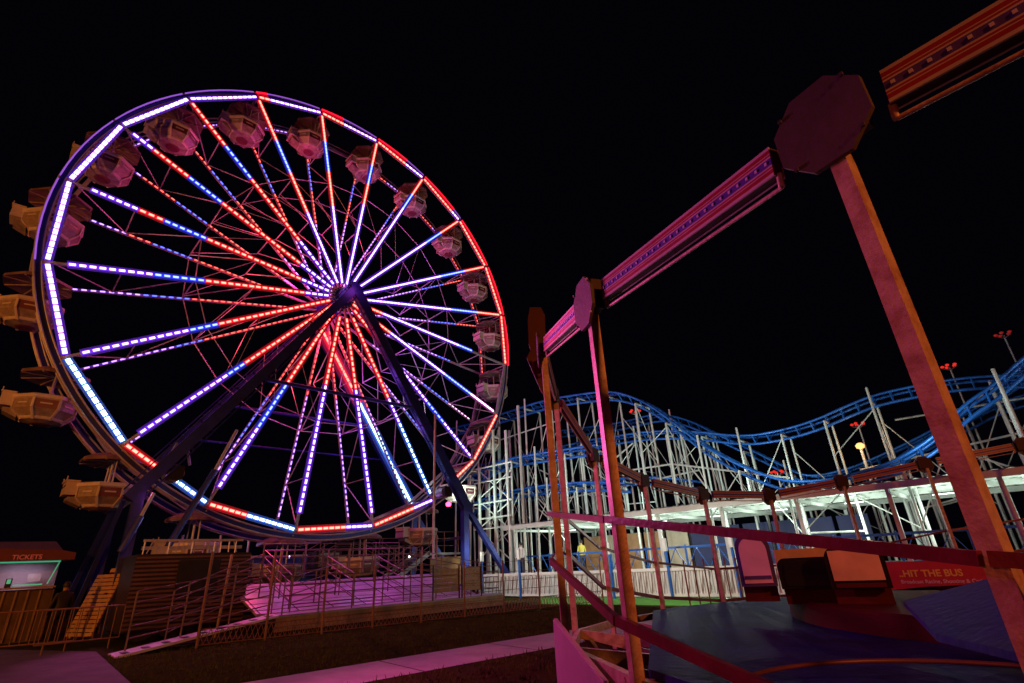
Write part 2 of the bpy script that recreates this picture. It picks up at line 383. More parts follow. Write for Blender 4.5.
e = Vector((d.y, -d.x, 0))
for i in range(7):
    s0 = -8+i*2.6
    A = a0+d*s0; B = a0+d*(s0+2.57)
    pth.add([(A.x,A.y,.008),(A.x+e.x*wdt,A.y+e.y*wdt,.008),(B.x+e.x*wdt,B.y+e.y*wdt,.008),(B.x,B.y,.008)], [(0,1,2,3)], m_conc)
tag(pth.build('path'), 'concrete footpath lit pink, crossing the dark grass', 'path', kind='structure')
pv = MB()
q = [on_z(130,683,0), on_z(96,652,0), on_z(0,650,0)]
dd = (q[2]-q[1]).normalized()
P = [q[0]+(q[0]-q[1])*2.5, q[1], q[1]+dd*30, q[1]+dd*30+(q[0]-q[1])*4]
pv.add([(p.x,p.y,.012) for p in P], [(0,1,2,3)], mat('stained_pavement', (.17,.13,.13), .8, 0, .4, 1.3, bump=.5, spec=.1)); tag(pv.build('pavement'), 'concrete walkway in front of the ticket booth', 'pavement', kind='structure')
# grass tufts near the path: blades
gt = MB(); m_blade = mat('grass_blade', (.10,.10,.03), .9, 0, .5, 2, spec=0)
for i in range(15000):
    y = random.uniform(8.2, 24); x = random.uniform(-12, 2.5)
    p = Vector((x, y, 0)); s_ = (p-a0).dot(e)
    if -.03 < s_ < wdt+.03: continue
    if (p-Vector((HUB.x,HUB.y,0))).dot(NN) < 6.2: continue
    w3 = (p-on_z(130,683,0)); l3 = on_z(96,652,0)-on_z(130,683,0)
    if l3.x*w3.y-l3.y*w3.x > 0: continue
    a = random.uniform(0, 6.28); h = random.uniform(.02,.08)*(1.4 if abs(s_-.85) < 1.0 else 1)
    for q_ in range(2):
        c, s2 = math.cos(a+q_)*.012, math.sin(a+q_)*.012; ox, oy = random.uniform(-.03,.03), random.uniform(-.03,.03)
        gt.add([(x+ox-c,y+oy-s2,0),(x+ox+c,y+oy+s2,0),(x+ox*2.2, y+oy*2.2, h)], [(0,1,2)], m_blade)
tag(gt.build('grass'), 'short rough grass either side of the path', 'grass', kind='stuff')
lw = MB(); m_lawn = mat('green_lawn', (.09,.32,.025), .85, 0, .45, 3, bump=.8)
P = [on_z(u, v, 0) for u, v in ((540,604),(700,606),(760,600),(760,591),(540,594))]
lw.add([(p.x,p.y,.006) for p in P], [tuple(range(5))], m_lawn); tag(lw.build('lawn'), 'strip of bright green lawn before the picket fence', 'lawn', kind='structure')
# ------------------------------------------------------------------ WHEEL PLATFORM
m_deck = mat('pale_deck_plate', (.42,.38,.42), .35, .1, .3, 1.5)
m_rust2 = mat('rail_post_steel', (.3,.16,.14), .5, .4, .4, 5)
m_rail = mat('rail_steel', (.22,.13,.11), .45, .5, .4, 5)
m_skirt = mat('wooden_skirt', (.36,.22,.12), .6, 0, .45, 2.5)
m_board = mat('varnished_board', (.42,.24,.1), .5, 0, .4, 3)
m_slat = mat('dark_trailer_slats', (.035,.02,.02), .45, .3, .35, 2)
PB = wf(0, 5, 0)
plat = empty('loading_platform', PB, 'wide loading platform under the wheel with sloping magenta lit ramp and wooden skirt', 'platform')
def PP(t, n, z): return wf(t, n, z)-PB
def frame_slab(mb, t0, t1, n0, n1, z0, z1, th, m):   # z0 at n0, z1 at n1
    v = [PP(t0,n0,z0),PP(t1,n0,z0),PP(t1,n1,z1),PP(t0,n1,z1)]; lo = [p-Vector((0,0,th)) for p in v]
    mb.add(v+lo, [(0,1,2,3),(7,6,5,4),(0,4,5,1),(1,5,6,2),(2,6,7,3),(3,7,4,0)], m)
dk = MB(); frame_slab(dk, -4., 5.2, 6.2, 5.2, .52, .52, .08, m_deck); frame_slab(dk, -4.2, 4.6, 5.2, 2.3, .55, 1.36, .08, m_deck); frame_slab(dk, -4.2, 5.2, 2.3, 1.6, 1.36, 1.36, .08, m_deck)
for i in range(8):
    dk.beam(PP(-4.1+i*1.2,5.2,.56), PP(-4.1+i*1.2,2.3,1.37), .03, .012, m_dark)
for i in range(5):
    f = (i+.5)/5; dk.beam(PP(-4.2,5.2-2.9*f,.555+.81*f), PP(4.6,5.2-2.9*f,.555+.81*f), .02, .012, m_grey)
dk.build('deck', plat)
m_ramp = mat('pale_ramp_paint', (.7,.62,.66), .5, 0, .2, 3)
rp = MB()
v = [PP(-7.9,6.85,.03),PP(-3.95,6.3,.54),PP(-3.95,5.55,.54),PP(-7.9,5.9,.03)]; lo = [p-Vector((0,0,.06)) for p in v]
rp.add(v+lo, [(0,1,2,3),(7,6,5,4),(0,4,5,1),(1,5,6,2),(2,6,7,3),(3,7,4,0)], m_ramp)
for i in range(9):
    f = (i+.5)/9; c_ = v[0].lerp(v[1], f)+(v[3]-v[0])*.3+Vector((0,0,.012))
    rp.box(c_, (.16,.3,.012), m_dark, AX, NN)  # dark patches painting the shadow pattern on the ramp
rp.build('ramp_edge', plat)
sk = MB()
for j in range(3):
    z = .08+j*.13; sk.box(PP(.6, 6.2, z+.06), (9.2, .05, .115), m_skirt, AX, NN)
sk.build('skirt', plat)
for t in (-3.9,-1.5,1,3.2,5.1):
    pass
def rails(name, pts, h, nr, posts=True, r=.018, mat_=None, par=None, mid=True):
    mb = MB(); mm = mat_ or m_rail
    for i in range(len(pts)-1):
        A, B = Vector(pts[i]), Vector(pts[i+1]); n = max(1, round((B-A).length/1.1))
        for j in range(nr): 
            z = h*(j+1)/nr; mb.tube(A+Vector((0,0,z)), B+Vector((0,0,z)), r, mm, 6)
        for j in range(n+1):
            P = A.lerp(B, j/n); mb.tube(P, P+Vector((0,0,h)), r*1.2, mm, 6)
    return mb.build(name, par)
# queue railings on the platform
rails('queue_railing', [PP(-3.8,6.1,.52), PP(1.9,6.1,.52)], 1.05, 4, par=plat)
rails('queue_railing', [PP(-3.2,5.1,.6), PP(-3.2,2.4,1.5), PP(3.5,2.4,1.5)], 1.0, 4, par=plat)
rails('queue_railing', [PP(-1.2,5.6,.55), PP(-1.2,3.4,1.2)], 1.0, 4, par=plat)
rails('queue_railing', [PP(.8,5.6,.55), PP(.8,3.4,1.2)], 1.0, 4, par=plat)
rails('queue_railing', [PP(-3.4,5.7,.55), PP(-1.4,4.6,.9)], 1.0, 4, par=plat)
rails('queue_railing', [PP(3.6,6.1,.52), PP(5.1,6.1,.52), PP(5.1,4.,.52)], 1.05, 5, par=plat)
rails('ramp_railing', [PP(-7.6,6.1,.06), PP(-4.,5.8,.55)], 1.35, 5, par=plat)
rails('ramp_railing', [PP(-6.6,5.4,.06), PP(-4.,4.6,1.0)], 1.3, 5, par=plat)
rails('stair_railing', [PP(1.8,3.6,1.5), PP(6.2,3.6,.75)], 1.0, 4, par=plat)
rails('upper_railing', [PP(1.2,-1.,2.0), PP(5.,-1.,2.0), PP(7.,-1.,2.0)], 1.1, 3, par=plat)
# stair up to the operator deck
stz = MB()
for i in range(8): stz.box(PP(3.3+i*.26, .1, 1.05+i*.16), (.26,1.2,.04), m_grey, AX, NN)
stz.beam(PP(3.1,.75,1.0), PP(5.4,.75,2.3), .05,.2, m_grey); stz.beam(PP(3.1,-.55,1.0), PP(5.4,-.55,2.3), .05,.2, m_grey)
stz.build('stair', plat)
rails('stair_railing', [PP(3.1,.75,1.0), PP(5.4,.75,2.3), PP(7.2,.75,2.3)], 1.0, 3, par=plat)
od = MB(); od.box(PP(6.3,0,2.25), (2.0,1.8,.1), m_grey, AX, NN); od.build('operator_deck', plat)
od = MB(); od.box(PP(6.5,.95,1.45), (2.4,.06,1.3), m_board, AX, NN); od.build('deck_screen', plat)
od = MB(); od.box(PP(-1.,-2.6,1.4), (8.,.1,.25), m_navy, AX, NN); od.build('base_beam', plat)
od = MB(); od.box(PP(1.2,-2.0,2.1), (1.3,.9,1.0), m_slat, AX, NN); od.box(PP(1.2,-1.52,2.2), (1.0,.03,.6), m_grey, AX, NN); od.build('control_cabinet', plat)
for i in range(9):
    t = -2.6+i*.95+random.uniform(-.2,.2); od = MB(); z = random.uniform(2.3,3.2); od.tube(PP(t,2.0,1.5), PP(t,2.0,z), .035, m_rust2, 6); od.build('rail_post', plat)
rails('upper_railing', [PP(-3.,1.7,1.5), PP(3.,1.7,1.5)], 1.25, 5, par=plat)
rails('stair_railing', [PP(5.4,-1.2,1.1), PP(2.8,-1.2,2.5)], 1.0, 5, par=plat)
rails('stair_railing', [PP(-.5,-.5,1.5), PP(1.0,-.5,2.3), PP(2.5,-.5,2.3)], 1.0, 4, par=plat)
# two timber gate boards hung on the front railing
for i, t in enumerate((2.25, 3.5)):
    b = MB()
    for j in range(5): b.box(PP(t, 6.25, .82+j*.165), (1.2 if i == 0 else .95, .03, .155), m_board, AX, NN)
    w_ = .62 if i == 0 else .49
    for s in (-w_, w_): b.tube(PP(t+s, 6.28, .5), PP(t+s, 6.28, 1.68), .03, m_dark, 6)
    b.build('gate_board', plat)
# small lit marker
cl = mat('control_lamp', (.1,.1,.1), emit=(.8,.6,1), es=12)
for (t,n,z) in ((-.9,-1.,2.35),(3.9,1.2,2.15)):
    b = MB(); b.lathe([(0,-.05),(.05,0),(0,.05)], cl, 8, PP(t,n,z)); b.build('marker_lamp', plat)

# generator trailer (dark slatted body left under the wheel)
m_slat2 = mat('reddish_slat', (.16,.08,.07), .5, .2, .35, 2)
TB = wf(-5.4, 2.6, 0)
tr = empty('slatted_trailer', TB, 'long dark slatted trailer body under the left side of the wheel', 'trailer')
tp = lambda t, n, z: wf(t, n, z)-TB
b = MB(); b.box(tp(-5.7,2.4,1.35), (3.3,2.2,2.1), m_slat, AX, NN)
for j in range(17):
    z = .38+j*.12; b.box(tp(-5.7,3.53,z), (3.3,.05,.06), m_slat2, AX, NN); b.box(tp(-7.33,2.4,z), (.05,2.2,.06), m_slat, AX, NN)
b.build('body', tr)
b = MB(); b.box(tp(-5.6,3.58,1.7), (1.2,.05,1.0), m_dark, AX, NN); b.build('hatch', tr)
for t in (-6.4,-4.9):
    b = MB()
    for s in (-.4,.4): b.tube(tp(t+s,3.3,.4), tp(t+s,3.05,.4), .38, m_dark, 18)
    b.build('wheel', tr)
b = MB()
for s in range(5): b.tube(tp(-7.2+s*.66,3.4,2.4), tp(-7.2+s*.66,3.4,2.78), .02, m_wsteel, 5)
b.box(tp(-5.8,3.4,2.8), (2.9,.06,.07), m_wsteel, AX, NN); b.box(tp(-5.8,3.36,2.58), (2.9,.03,.1), m_wsteel, AX, NN)
for s in range(11):
    t = -7.1+s*.26; b.beam(tp(t,3.38,2.42), tp(t+random.uniform(-.2,.2),3.38,2.78), .03,.03, m_wsteel)
b.build('top_rail', tr)
for t in (-5.1,):
    b = MB(); b.tube(tp(t,4.6,0), tp(t+.1,4.6,2.3), .04, m_board, 6); b.build('prop_pole', tr)
# blue control trailer behind
m_blue = mat('blue_trailer_paint', (.06,.09,.6), .4, .1, .35, 3)
CB = wf(-1.5, -3.5, 0)
light('POINT','trailer_fill', wf(-2.8,-6.2,3.4), 60, (.5,.35,1.), .2)  # added violet fill for the blue trailer, no lamp body
ct = empty('blue_trailer', CB, 'blue trailer with a white rail on its roof behind the platform', 'trailer')
cp_ = lambda t, n, z: wf(t, n, z)-CB
b = MB(); b.box(cp_(-1.8,-5.5,1.5), (7.5,2.0,1.9), m_blue, AX, NN); b.build('body', ct)
b = MB(); b.box(cp_(-1.8,-4.45,2.5), (7.6,.08,.1), m_white, AX, NN); b.build('roof_rail', ct)
b = MB(); b.box(cp_(-3.2,-4.47,1.5), (.9,.05,.7), m_dark, AX, NN); b.box(cp_(-1.,-4.47,1.5), (1.2,.05,.5), m_dark, AX, NN); b.build('hatch', ct)
for t in (-4.4,-2.8,-1.5):
    b = MB(); b.tube(cp_(t,-4.6,2.5), cp_(t,-4.6,3.5), .05, m_wsteel, 6); b.build('mast', ct)

# orange slatted ramp board standing at the left
b = MB(); A = wf(-8.05, 2.6, .15)
m_orb = mat('orange_pine_board', (.62,.36,.14), .55, 0, .4, 3)
sd = (on_z(93,640,0)-on_z(58,640,0)).normalized(); fw = Vector((sd.y, -sd.x, 0)); up = (Vector((0,0,1))+sd*.30+fw*-.12).normalized()
base = on_z(76,642,0)+Vector((0,0,.1))
for j in range(15):
    c_ = base+up*(.1+j*.125)
    b.box(c_, (1.25, .04, .1), m_orb, sd, up.cross(sd).normalized(), up)
for s in (-.45,.45): b.beam(base+sd*s-fw*.06, base+sd*s+up*1.9-fw*.06, .07,.05, m_orb)
b.box(base+sd*.05+up*2.02, (.3,.05,.12), m_orb, sd, up.cross(sd).normalized(), up)
for s in (-.3,.3): b.box(base+sd*s+up*1.3+fw*.04, (.1,.05,.05), m_dark, sd, fw, up)
for s in (-.4,.4): b.beam(base+sd*s-fw*.02+up*1.7, base+sd*s-fw*.9, .05,.05, m_orb)
tag(b.build('ramp_board', loc=base), 'slatted wooden ramp board leaning upright, lit orange, left of the navy leg', 'ramp board')

# perimeter lattice fence in front of the wheel
fe = empty('lattice_fence', wf(-1, 7.1, 0), 'low lattice fence with thin rust coloured posts running in front of the wheel platform', 'fence')
fp = lambda t, n, z: wf(t, n, z)-wf(-1, 7.1, 0)
def fline(t): return 6.75+(t+7)*.165
tpos = [-6.2,-4.6,-3.1,-1.6,.0,1.6,3.2,4.8,6.4,8.]
m_rust = mat('rusty_post', (.3,.14,.09), .6, .3, .4, 5)
for i, t in enumerate(tpos):
    b = MB(); b.tube(fp(t,fline(t),0), fp(t,fline(t),1.75 if i not in (0,1) else 2.3), .035, m_rust, 6); b.build('post', fe)
b = MB()
for i in range(len(tpos)-1):
    t0, t1 = tpos[i], tpos[i+1]
    for z in (.06,.42): b.tube(fp(t0,fline(t0),z), fp(t1,fline(t1),z), .014, m_rust, 5)
    for z in (.75,1.05,1.35,1.7): b.tube(fp(t0,fline(t0),z), fp(t1,fline(t1),z), .008, m_rust, 4)
    n = 12
    for j in range(n):
        f0, f1 = j/n, (j+1)/n; ta, tb_ = t0+(t1-t0)*f0, t0+(t1-t0)*f1
        b.tube(fp(ta,fline(ta),.06), fp(tb_,fline(tb_),.42), .009, m_rust, 4); b.tube(fp(ta,fline(ta),.42), fp(tb_,fline(tb_),.06), .009, m_rust, 4)
b.build('lattice', fe)

for i, (t0,n0,t1,n1) in enumerate(((-7.,5.0,-2.,7.7),(-1.,7.4,5.,9.3))):
    A, B = wf(t0,n0,.02), wf(t1,n1,.02); pts = [A.lerp(B, k/24)+NN*(.18*math.sin(k*.7+i)+.1*math.sin(k*1.9)) for k in range(25)]
    b = MB(); b.path(pts, .018, m_dark, 6); tag(b.build('power_cable', loc=A), ['black power cable on the grass by the ramp','black power cable on the grass beyond the lattice fence'][i], 'cable')
# ------------------------------------------------------------------ TICKET BOOTH
m_redroof = mat('red_booth_roof', (.14,.012,.03), .5, 0, .35, 2)
m_in = mat('booth_interior', (.62,.5,.55), .6, 0, .2, 2)
m_neon = mat('green_neon', (.1,.1,.1), emit=(.12,.9,.45), es=.38)
m_glowtxt = mat('red_letter', (.35,.04,.03), emit=(.9,.15,.08), es=.16)
vd = ray(50, 575); vd = Vector((vd.x, vd.y, 0)).normalized(); bn = -vd; bd = Vector((vd.y, -vd.x, 0))
BO = Vector((0,0,0))+vd*25
bo = empty('ticket_booth', BO, 'small ticket booth with a red roof, green neon edged window and timber front', 'ticket booth')
def bp_(x, n, z): return bd*x+bn*n+Vector((0,0,z))
bx = lambda u, v: (on_plane(u, v, BO, bn)-BO).dot(bd)
X0, X1 = bx(-25, 580), bx(57, 575)
m_dkw = mat('dark_stained_timber', (.13,.07,.04), .6, 0, .5, 2)
b = MB(); wx = X1-X0
b.box(bp_((X0+X1)/2, 0, .8), (wx, .1, 1.56), m_dkw, bd, bn)
for j in range(int(wx/.3)): b.box(bp_(X0+.2+j*.3, .07, .8), (.05,.03,1.5), m_skirt, bd, bn)
b.box(bp_((X0+X1)/2, -1.6, 1.5), (wx, .1, 2.6), m_in, bd, bn); b.box(bp_(X0, -.8, 1.5), (.1, 1.6, 2.6), m_board, bd, bn); b.box(bp_(X1, -.8, .8), (.1, 1.5, 1.56), m_board, bd, bn)
b.build('wall', bo)
b = MB(); b.box(bp_((X0+X1)/2, .12, 1.63), (wx+.1, .35, .05), m_board, bd, bn); b.build('counter', bo)
b = MB()
b.prism([(X0-.3,0),(X1+.35,0),(X1+.35,.22),(X1+.0,.30),(X0,.42),(X0-.3,.3)], 2.2, m_redroof, bp_(0,-1.7,2.46), bd, (0,0,1))
b.build('roof', bo)
b = MB()
b.box(bp_((X0+X1)/2, .02, 2.43), (wx, .04, .045), m_neon, bd, bn); b.beam(bp_(X1-.03,.03,2.4), bp_(X1-.2,.03,1.72), .05,.03, m_neon); b.box(bp_(X1-.7,.03,1.72), (.75,.04,.04), m_neon, bd, bn)
b.build('neon_trim', bo)
b = MB(); b.box(bp_(X1-.6,-1.2,1.95), (.35,.05,.25), m_white, bd, bn); b.build('notice', bo)
b = MB(); b.box(bp_(X1-1.2,-.3,1.8), (.16,.18,.28), m_dark, bd, bn); b.box(bp_(X1-1.2,-.2,1.85), (.1,.02,.14), m_neon, bd, bn); b.build('till', bo)
def text(name, s, size, m, parent, loc, X, N, ext=.008, align='CENTER', bold=0, upv=None):
    c = bpy.data.curves.new(name, 'FONT'); c.body = s; c.size = size; c.extrude = ext; c.align_x = align; c.offset = bold
    c.materials.append(m); o = bpy.data.objects.new(name, c); COL.objects.link(o); o.parent = parent
    X = Vector(X).normalized(); N = Vector(N).normalized(); Y = N.cross(X)
    bpy.context.view_layer.update()
    me = bpy.data.meshes.new_from_object(o.evaluated_get(bpy.context.evaluated_depsgraph_get())); bpy.data.objects.remove(o)
    o = bpy.data.objects.new(name, me); COL.objects.link(o); o.parent = parent
    o.matrix_local = Matrix.Translation(Vector(loc)) @ Matrix((X, Y, N)).transposed().to_4x4()
    return o
text('lettering', 'TICKETS', .2, m_glowtxt, bo, bp_(bx(28,557),.53,2.5), bd, bn, bold=.004)
light('AREA', 'booth_lamp', BO+bp_(X1-1.,-.7,2.4), 8, (.9,.7,1.), .8, to=BO+bp_(X1-1.,-.9,0))
# low pale building and a red vehicle lamp behind the booth
b = MB(); m_shed = mat('dull_shed_wall', (.12,.08,.12), .7, 0, .3, 1)
P = on_plane(150,560,wf(-12,-10,0),NN); 
SH = Vector((-42, 36, 0)); b.box(SH+Vector((0,0,1.7)), (16,6,3.4), m_shed, AX, NN); b.prism([(-8.3,0),(8.3,0),(7.5,.9),(-7.5,.9)], 6.4, m_shed, SH+Vector((0,0,3.4))+NN*3.2, AX, (0,0,1))
tag(b.build('shed', loc=SH), 'long low dark shed far behind the ticket booth', 'shed')
# crowd barriers before the booth
for i, (u_, v_) in enumerate(((30,655),(75,652))):
    P = on_z(u_, v_, 0); b = MB(); dr_ = Vector((.72,.69,0)) if i else Vector((.9,.43,0))
    for z in (.25,1.05): b.tube(P-dr_*.9+Vector((0,0,z)), P+dr_*.9+Vector((0,0,z)), .02, m_rust, 6)
    for j in range(10): q_ = P-dr_*(.9-j*.2); b.tube(q_+Vector((0,0,.25)), q_+Vector((0,0,1.05)), .011, m_rust, 5)
    for s in (-.7,.7): b.tube(P+dr_*s, P+dr_*s+Vector((0,0,.25)), .02, m_rust, 5)
    tag(b.build('crowd_barrier', loc=P), ['metal crowd barrier at the left edge in front of the booth','metal crowd barrier between the booth and the slatted board'][i], 'barrier', 'crowd barriers by the booth')

# ------------------------------------------------------------------ PEOPLE
def person(loc, facing, shirt, trousers, label, hs=1.72, arms=((.28,1.0),(.28,1.0)), skin=(.45,.26,.18), hair=(.03,.02,.015)):
    mb = bpy.data.meshes.new('person'); s = hs/1.75
    # joints: pelvis 0, spine, chest, neck, head
    V = [(0,0,.95),(0,0,1.15),(0,0,1.38),(0,.01,1.5),(0,.02,1.6),(0,.02,1.72),
         (.1,0,.9),(.11,.03,.5),(.11,-.02,.09),(.11,.14,.04), (-.1,0,.9),(-.13,-.02,.5),(-.13,-.06,.09),(-.13,.1,.04),
         (.19,0,1.42),(.26,0,1.16),(.27,.12,.93),(.27,.16,.84), (-.19,0,1.42),(-.26,0,1.16),(-.27,.12,.93),(-.27,.16,.84)]
    E_ = [(0,1),(1,2),(2,3),(3,4),(4,5),(0,6),(6,7),(7,8),(8,9),(0,10),(10,11),(11,12),(12,13),(2,14),(14,15),(15,16),(16,17),(2,18),(18,19),(19,20),(20,21)]
    Rr = [(.15,.11),(.145,.1),(.17,.11),(.055,.055),(.085,.1),(.07,.085),(.09,.09),(.06,.065),(.04,.045),(.04,.03),(.09,.09),(.06,.065),(.04,.045),(.04,.03),
          (.06,.06),(.045,.045),(.032,.032),(.035,.02),(.06,.06),(.045,.045),(.032,.032),(.035,.02)]
    mb.from_pydata([tuple(Vector(v)*s) for v in V], E_, [])
    o = bpy.data.objects.new('person', mb); COL.objects.link(o)
    sk_ = o.modifiers.new('skin', 'SKIN'); sk_.use_smooth_shade = True
    for i, d_ in enumerate(mb.skin_vertices[0].data): d_.radius = (Rr[i][0]*s, Rr[i][1]*s); d_.use_root = (i == 0)
    su = o.modifiers.new('sub', 'SUBSURF'); su.levels = 1; su.render_levels = 2
    # one body material with zones by height
    m = bpy.data.materials.new('person_body'); m.use_nodes = True; nt = m.node_tree; bs = nt.nodes['Principled BSDF']; bs.inputs['Roughness'].default_value = .75
    tc = nt.nodes.new('ShaderNodeTexCoord'); sx = nt.nodes.new('ShaderNodeSeparateXYZ'); rr = nt.nodes.new('ShaderNodeValToRGB'); rr.color_ramp.interpolation = 'CONSTANT'
    mm = nt.nodes.new('ShaderNodeMath'); mm.operation = 'DIVIDE'; mm.inputs[1].default_value = 1.8*s
    nt.links.new(tc.outputs['Object'], sx.inputs[0]); nt.links.new(sx.outputs['Z'], mm.inputs[0]); nt.links.new(mm.outputs[0], rr.inputs[0]); nt.links.new(rr.outputs[0], bs.inputs['Base Color'])
    el = rr.color_ramp.elements; el[0].position = 0; el[0].color = (.02,.02,.02,1); el[1].position = .05; el[1].color = (*trousers,1)
    e1 = el.new(.53); e1.color = (*shirt,1); e2 = el.new(.845); e2.color = (*skin,1)
    mb.materials.append(m)
    o.location = loc; o.rotation_euler = (0,0,facing)
    h = MB(); mh = mat('dark_hair', hair, .6, 0, .3, 20); h.lathe([(.0,.13),(.06,.115),(.095,.06),(.1,.0),(.09,-.05)], mh, 12, (0,0,1.66*s), smooth=True)
    h.build('hair', o)
    return tag(o, label, 'person')

# ------------------------------------------------------------------ ROLLER COASTER + STATION
SU = Vector((.738,-.675,0)); SV = Vector((.675,.738,0)); S0 = Vector((-.7,31,0))
def sp_(u, v, s): return on_plane(u, v, S0+SV*s, SV)
m_cw = mat('white_support_pipe', (.7,.74,.7), .45, .1, .3, 2)
m_cb = mat('blue_track_paint', (.018,.15,.62), .4, .2, .3, 2)
m_roofw = mat('white_corrugated_sheet', (.72,.78,.72), .5, .1, .2, 1)
coaster = empty('roller_coaster', S0+SV*5+SU*10, 'blue tracked steel roller coaster on a forest of white pipe supports', 'roller coaster')
CO = Vector(coaster.location); cp = lambda P: Vector(P)-CO
def spline(P, n=7):
    out = []
    for i in range(len(P)-1):
        p0, p1, p2, p3 = P[max(i-1,0)], P[i], P[i+1], P[min(i+2, len(P)-1)]
        for j in range(n):
            t = j/n; out.append(.5*((2*p1)+(p2-p0)*t+(2*p0-5*p1+4*p2-p3)*t*t+(3*p1-p0-3*p2+p3)*t**3))
    out.append(P[-1]); return out
TR = [ # pixel path, depth offset, lengthwise supports
 ([(455,430),(500,417),(545,403),(590,395),(620,394),(650,405),(680,426),(705,445),(735,462),(765,475),(795,482),(833,480),(877,469),(906,457),(936,437),(965,408),(994,387),(1024,361),(1060,335)], 3.0),
 ([(480,466),(500,462),(541,452),(571,446),(593,441),(620,437),(648,433),(675,432),(702,433),(732,436),(757,436),(789,430),(818,421),(848,408),(877,397),(921,387),(959,381),(1000,378),(1050,378)], 7.5),
 ([(560,432),(620,424),(655,416),(675,417),(697,424),(719,435),(741,445),(762,455),(782,465),(810,476),(848,470),(892,452),(936,430),(982,402),(1024,372),(1060,350)], 10.5),
 ([(470,480),(481,475),(504,463),(523,458),(560,452),(600,446)], 1.5),
 ([(470,512),(477,505),(496,497),(523,490),(550,486),(590,483),(630,484)], 2.2),
 ([(500,500),(541,493),(568,488),(610,480),(660,478),(700,482)], 8.5),
 ([(780,500),(830,488),(880,470),(920,445),(960,425),(1000,405),(1040,392)], 13.5),
]
nposts = 0; postsB = MB(); BR = MB()
for ti, (px_, s) in enumerate(TR):
    P = spline([sp_(u, v, s) for u, v in px_]); mb = MB()
    Lr, Rr_ = [], []
    for i, p in enumerate(P):
        t = (P[min(i+1,len(P)-1)]-P[max(i-1,0)]).normalized(); sdv = t.cross(Vector((0,0,1))).normalized()
        Lr.append(cp(p+sdv*.45)); Rr_.append(cp(p-sdv*.45))
    mb.path(Lr, .065, m_cb, 6); mb.path(Rr_, .065, m_cb, 6)
    mb.path([cp(p-Vector((0,0,.42))) for p in P], .075, m_cb, 6)
    # ties by distance
    acc = 0
    for i in range(len(P)-1):
        seg = (P[i+1]-P[i]).length; acc += seg
        while acc > .75:
            acc -= .75; f = 1-acc/seg if seg else 0; a_ = Lr[i].lerp(Lr[i+1], f); b_ = Rr_[i].lerp(Rr_[i+1], f); m_ = (a_+b_)/2-Vector((0,0,.42))
            mb.tube(a_, b_, .035, m_cb, 5); mb.tube(a_, m_, .035, m_cb, 4); mb.tube(b_, m_, .035, m_cb, 4)
    mb.build('track', coaster)
    # supports
    acc = 1.0; step = (2.0, 2.1, 2.5, 1.8, 2.0, 2.5, 2.6)[ti]; prev = None; cnt = 0
    for i in range(len(P)-1):
        seg = (P[i+1]-P[i]).length; acc += seg
        if acc < step: continue
        acc = 0; p = P[i+1]; t = (P[i+1]-P[i]); t.z = 0; t.normalize(); sdv = t.cross(Vector((0,0,1)))
        tops = []
        for sg in (-1, 1):
            A = p+sdv*(.75*sg)-Vector((0,0,.3)); B = Vector((A.x+sdv.x*.18*sg, A.y+sdv.y*.18*sg, 0))
            if B.y < 8 or A.z < .8: continue
            ext = .7 if (sg > 0 and cnt % 3 == 0) else 0
            dirn = (A-B).normalized()
            aa = (B-S0).dot(SU)
            if s < 9 and -.5 < aa < 30 and -.1 < (B-S0).dot(SV) < 8.1 and cnt % 3 and A.z > 5: B = B.lerp(A, 3.95/A.z)
            tgt = MB() if nposts < 100 else postsB
            tgt.tube(cp(B), cp(A+dirn*ext), .058, m_cw, 8)
            if nposts < 100: tgt.build('support_post', coaster)
            nposts += 1; tops.append((A, B))
        if len(tops) == 2:
            (A0, B0), (A1, B1) = tops
            BR.tube(cp(A0), cp(A1), .05, m_cw, 5)
            H = A0.z; nn = max(1, int(H/3.2))
            for j in range(nn):
                f0, f1 = j/nn, (j+1)/nn
                if H*f0 < 3.9 and s < 9: continue
                a_, b_ = (B0.lerp(A0, f0), B1.lerp(A1, f1)) if j % 2 else (B1.lerp(A1, f0), B0.lerp(A0, f1))
                BR.tube(cp(a_), cp(b_), .02, m_cw, 5); BR.tube(cp(B0.lerp(A0, f1)), cp(B1.lerp(A1, f1)), .02, m_cw, 5)
            if prev:
                (C0, D0), (C1, D1) = prev
                if cnt % 2: BR.tube(cp(C0.lerp(D0,.1)), cp(A0.lerp(B0,.55)), .025, m_cw, 5)
                else: BR.tube(cp(D1.lerp(C1,.5)), cp(B1.lerp(A1,.95)), .025, m_cw, 5)
                if cnt % 3 == 0: BR.tube(cp(C0.lerp(D0,.45)), cp(A0.lerp(B0,.45)), .04, m_cw, 5)
            prev = tops
        cnt += 1
if postsB.v: tag(postsB.build('rear_support_post', coaster), kind='stuff')
tag(BR.build('brace', coaster), kind='stuff')
# the tower of pipes beside the wheel (left end)
tw = MB()
for u_, s_ in ((481,0.),(497,0.),(503,1.5),(511,0.),(526,1.),(488,3.5),(470,4.),(515,4)):
    P = sp_(u_, 560, s_); top = sp_(u_-6, 405, s_) if u_ > 520 else sp_(u_-4, 470 if u_ < 490 else 430, s_)
    tw.tube(cp((P.x,P.y,0)), cp((P.x,P.y,top.z)), .09, m_cw, 8)
for v_ in (470,484,505,520,530):
    A = sp_(474,v_,0); B = sp_(512,v_-1,0); tw.tube(cp(A), cp((B.x,B.y,A.z)), .05, m_cw, 5)
for v0, v1 in ((530,500),(500,470),(560,530)):
    tw.tube(cp(sp_(478,v0,.1)), cp(sp_(511,v1,.1)), .04, m_cw, 5); tw.tube(cp(sp_(511,v0,.15)), cp(sp_(478,v1,.15)), .04, m_cw, 5)
tw.build('pipe_tower', coaster)
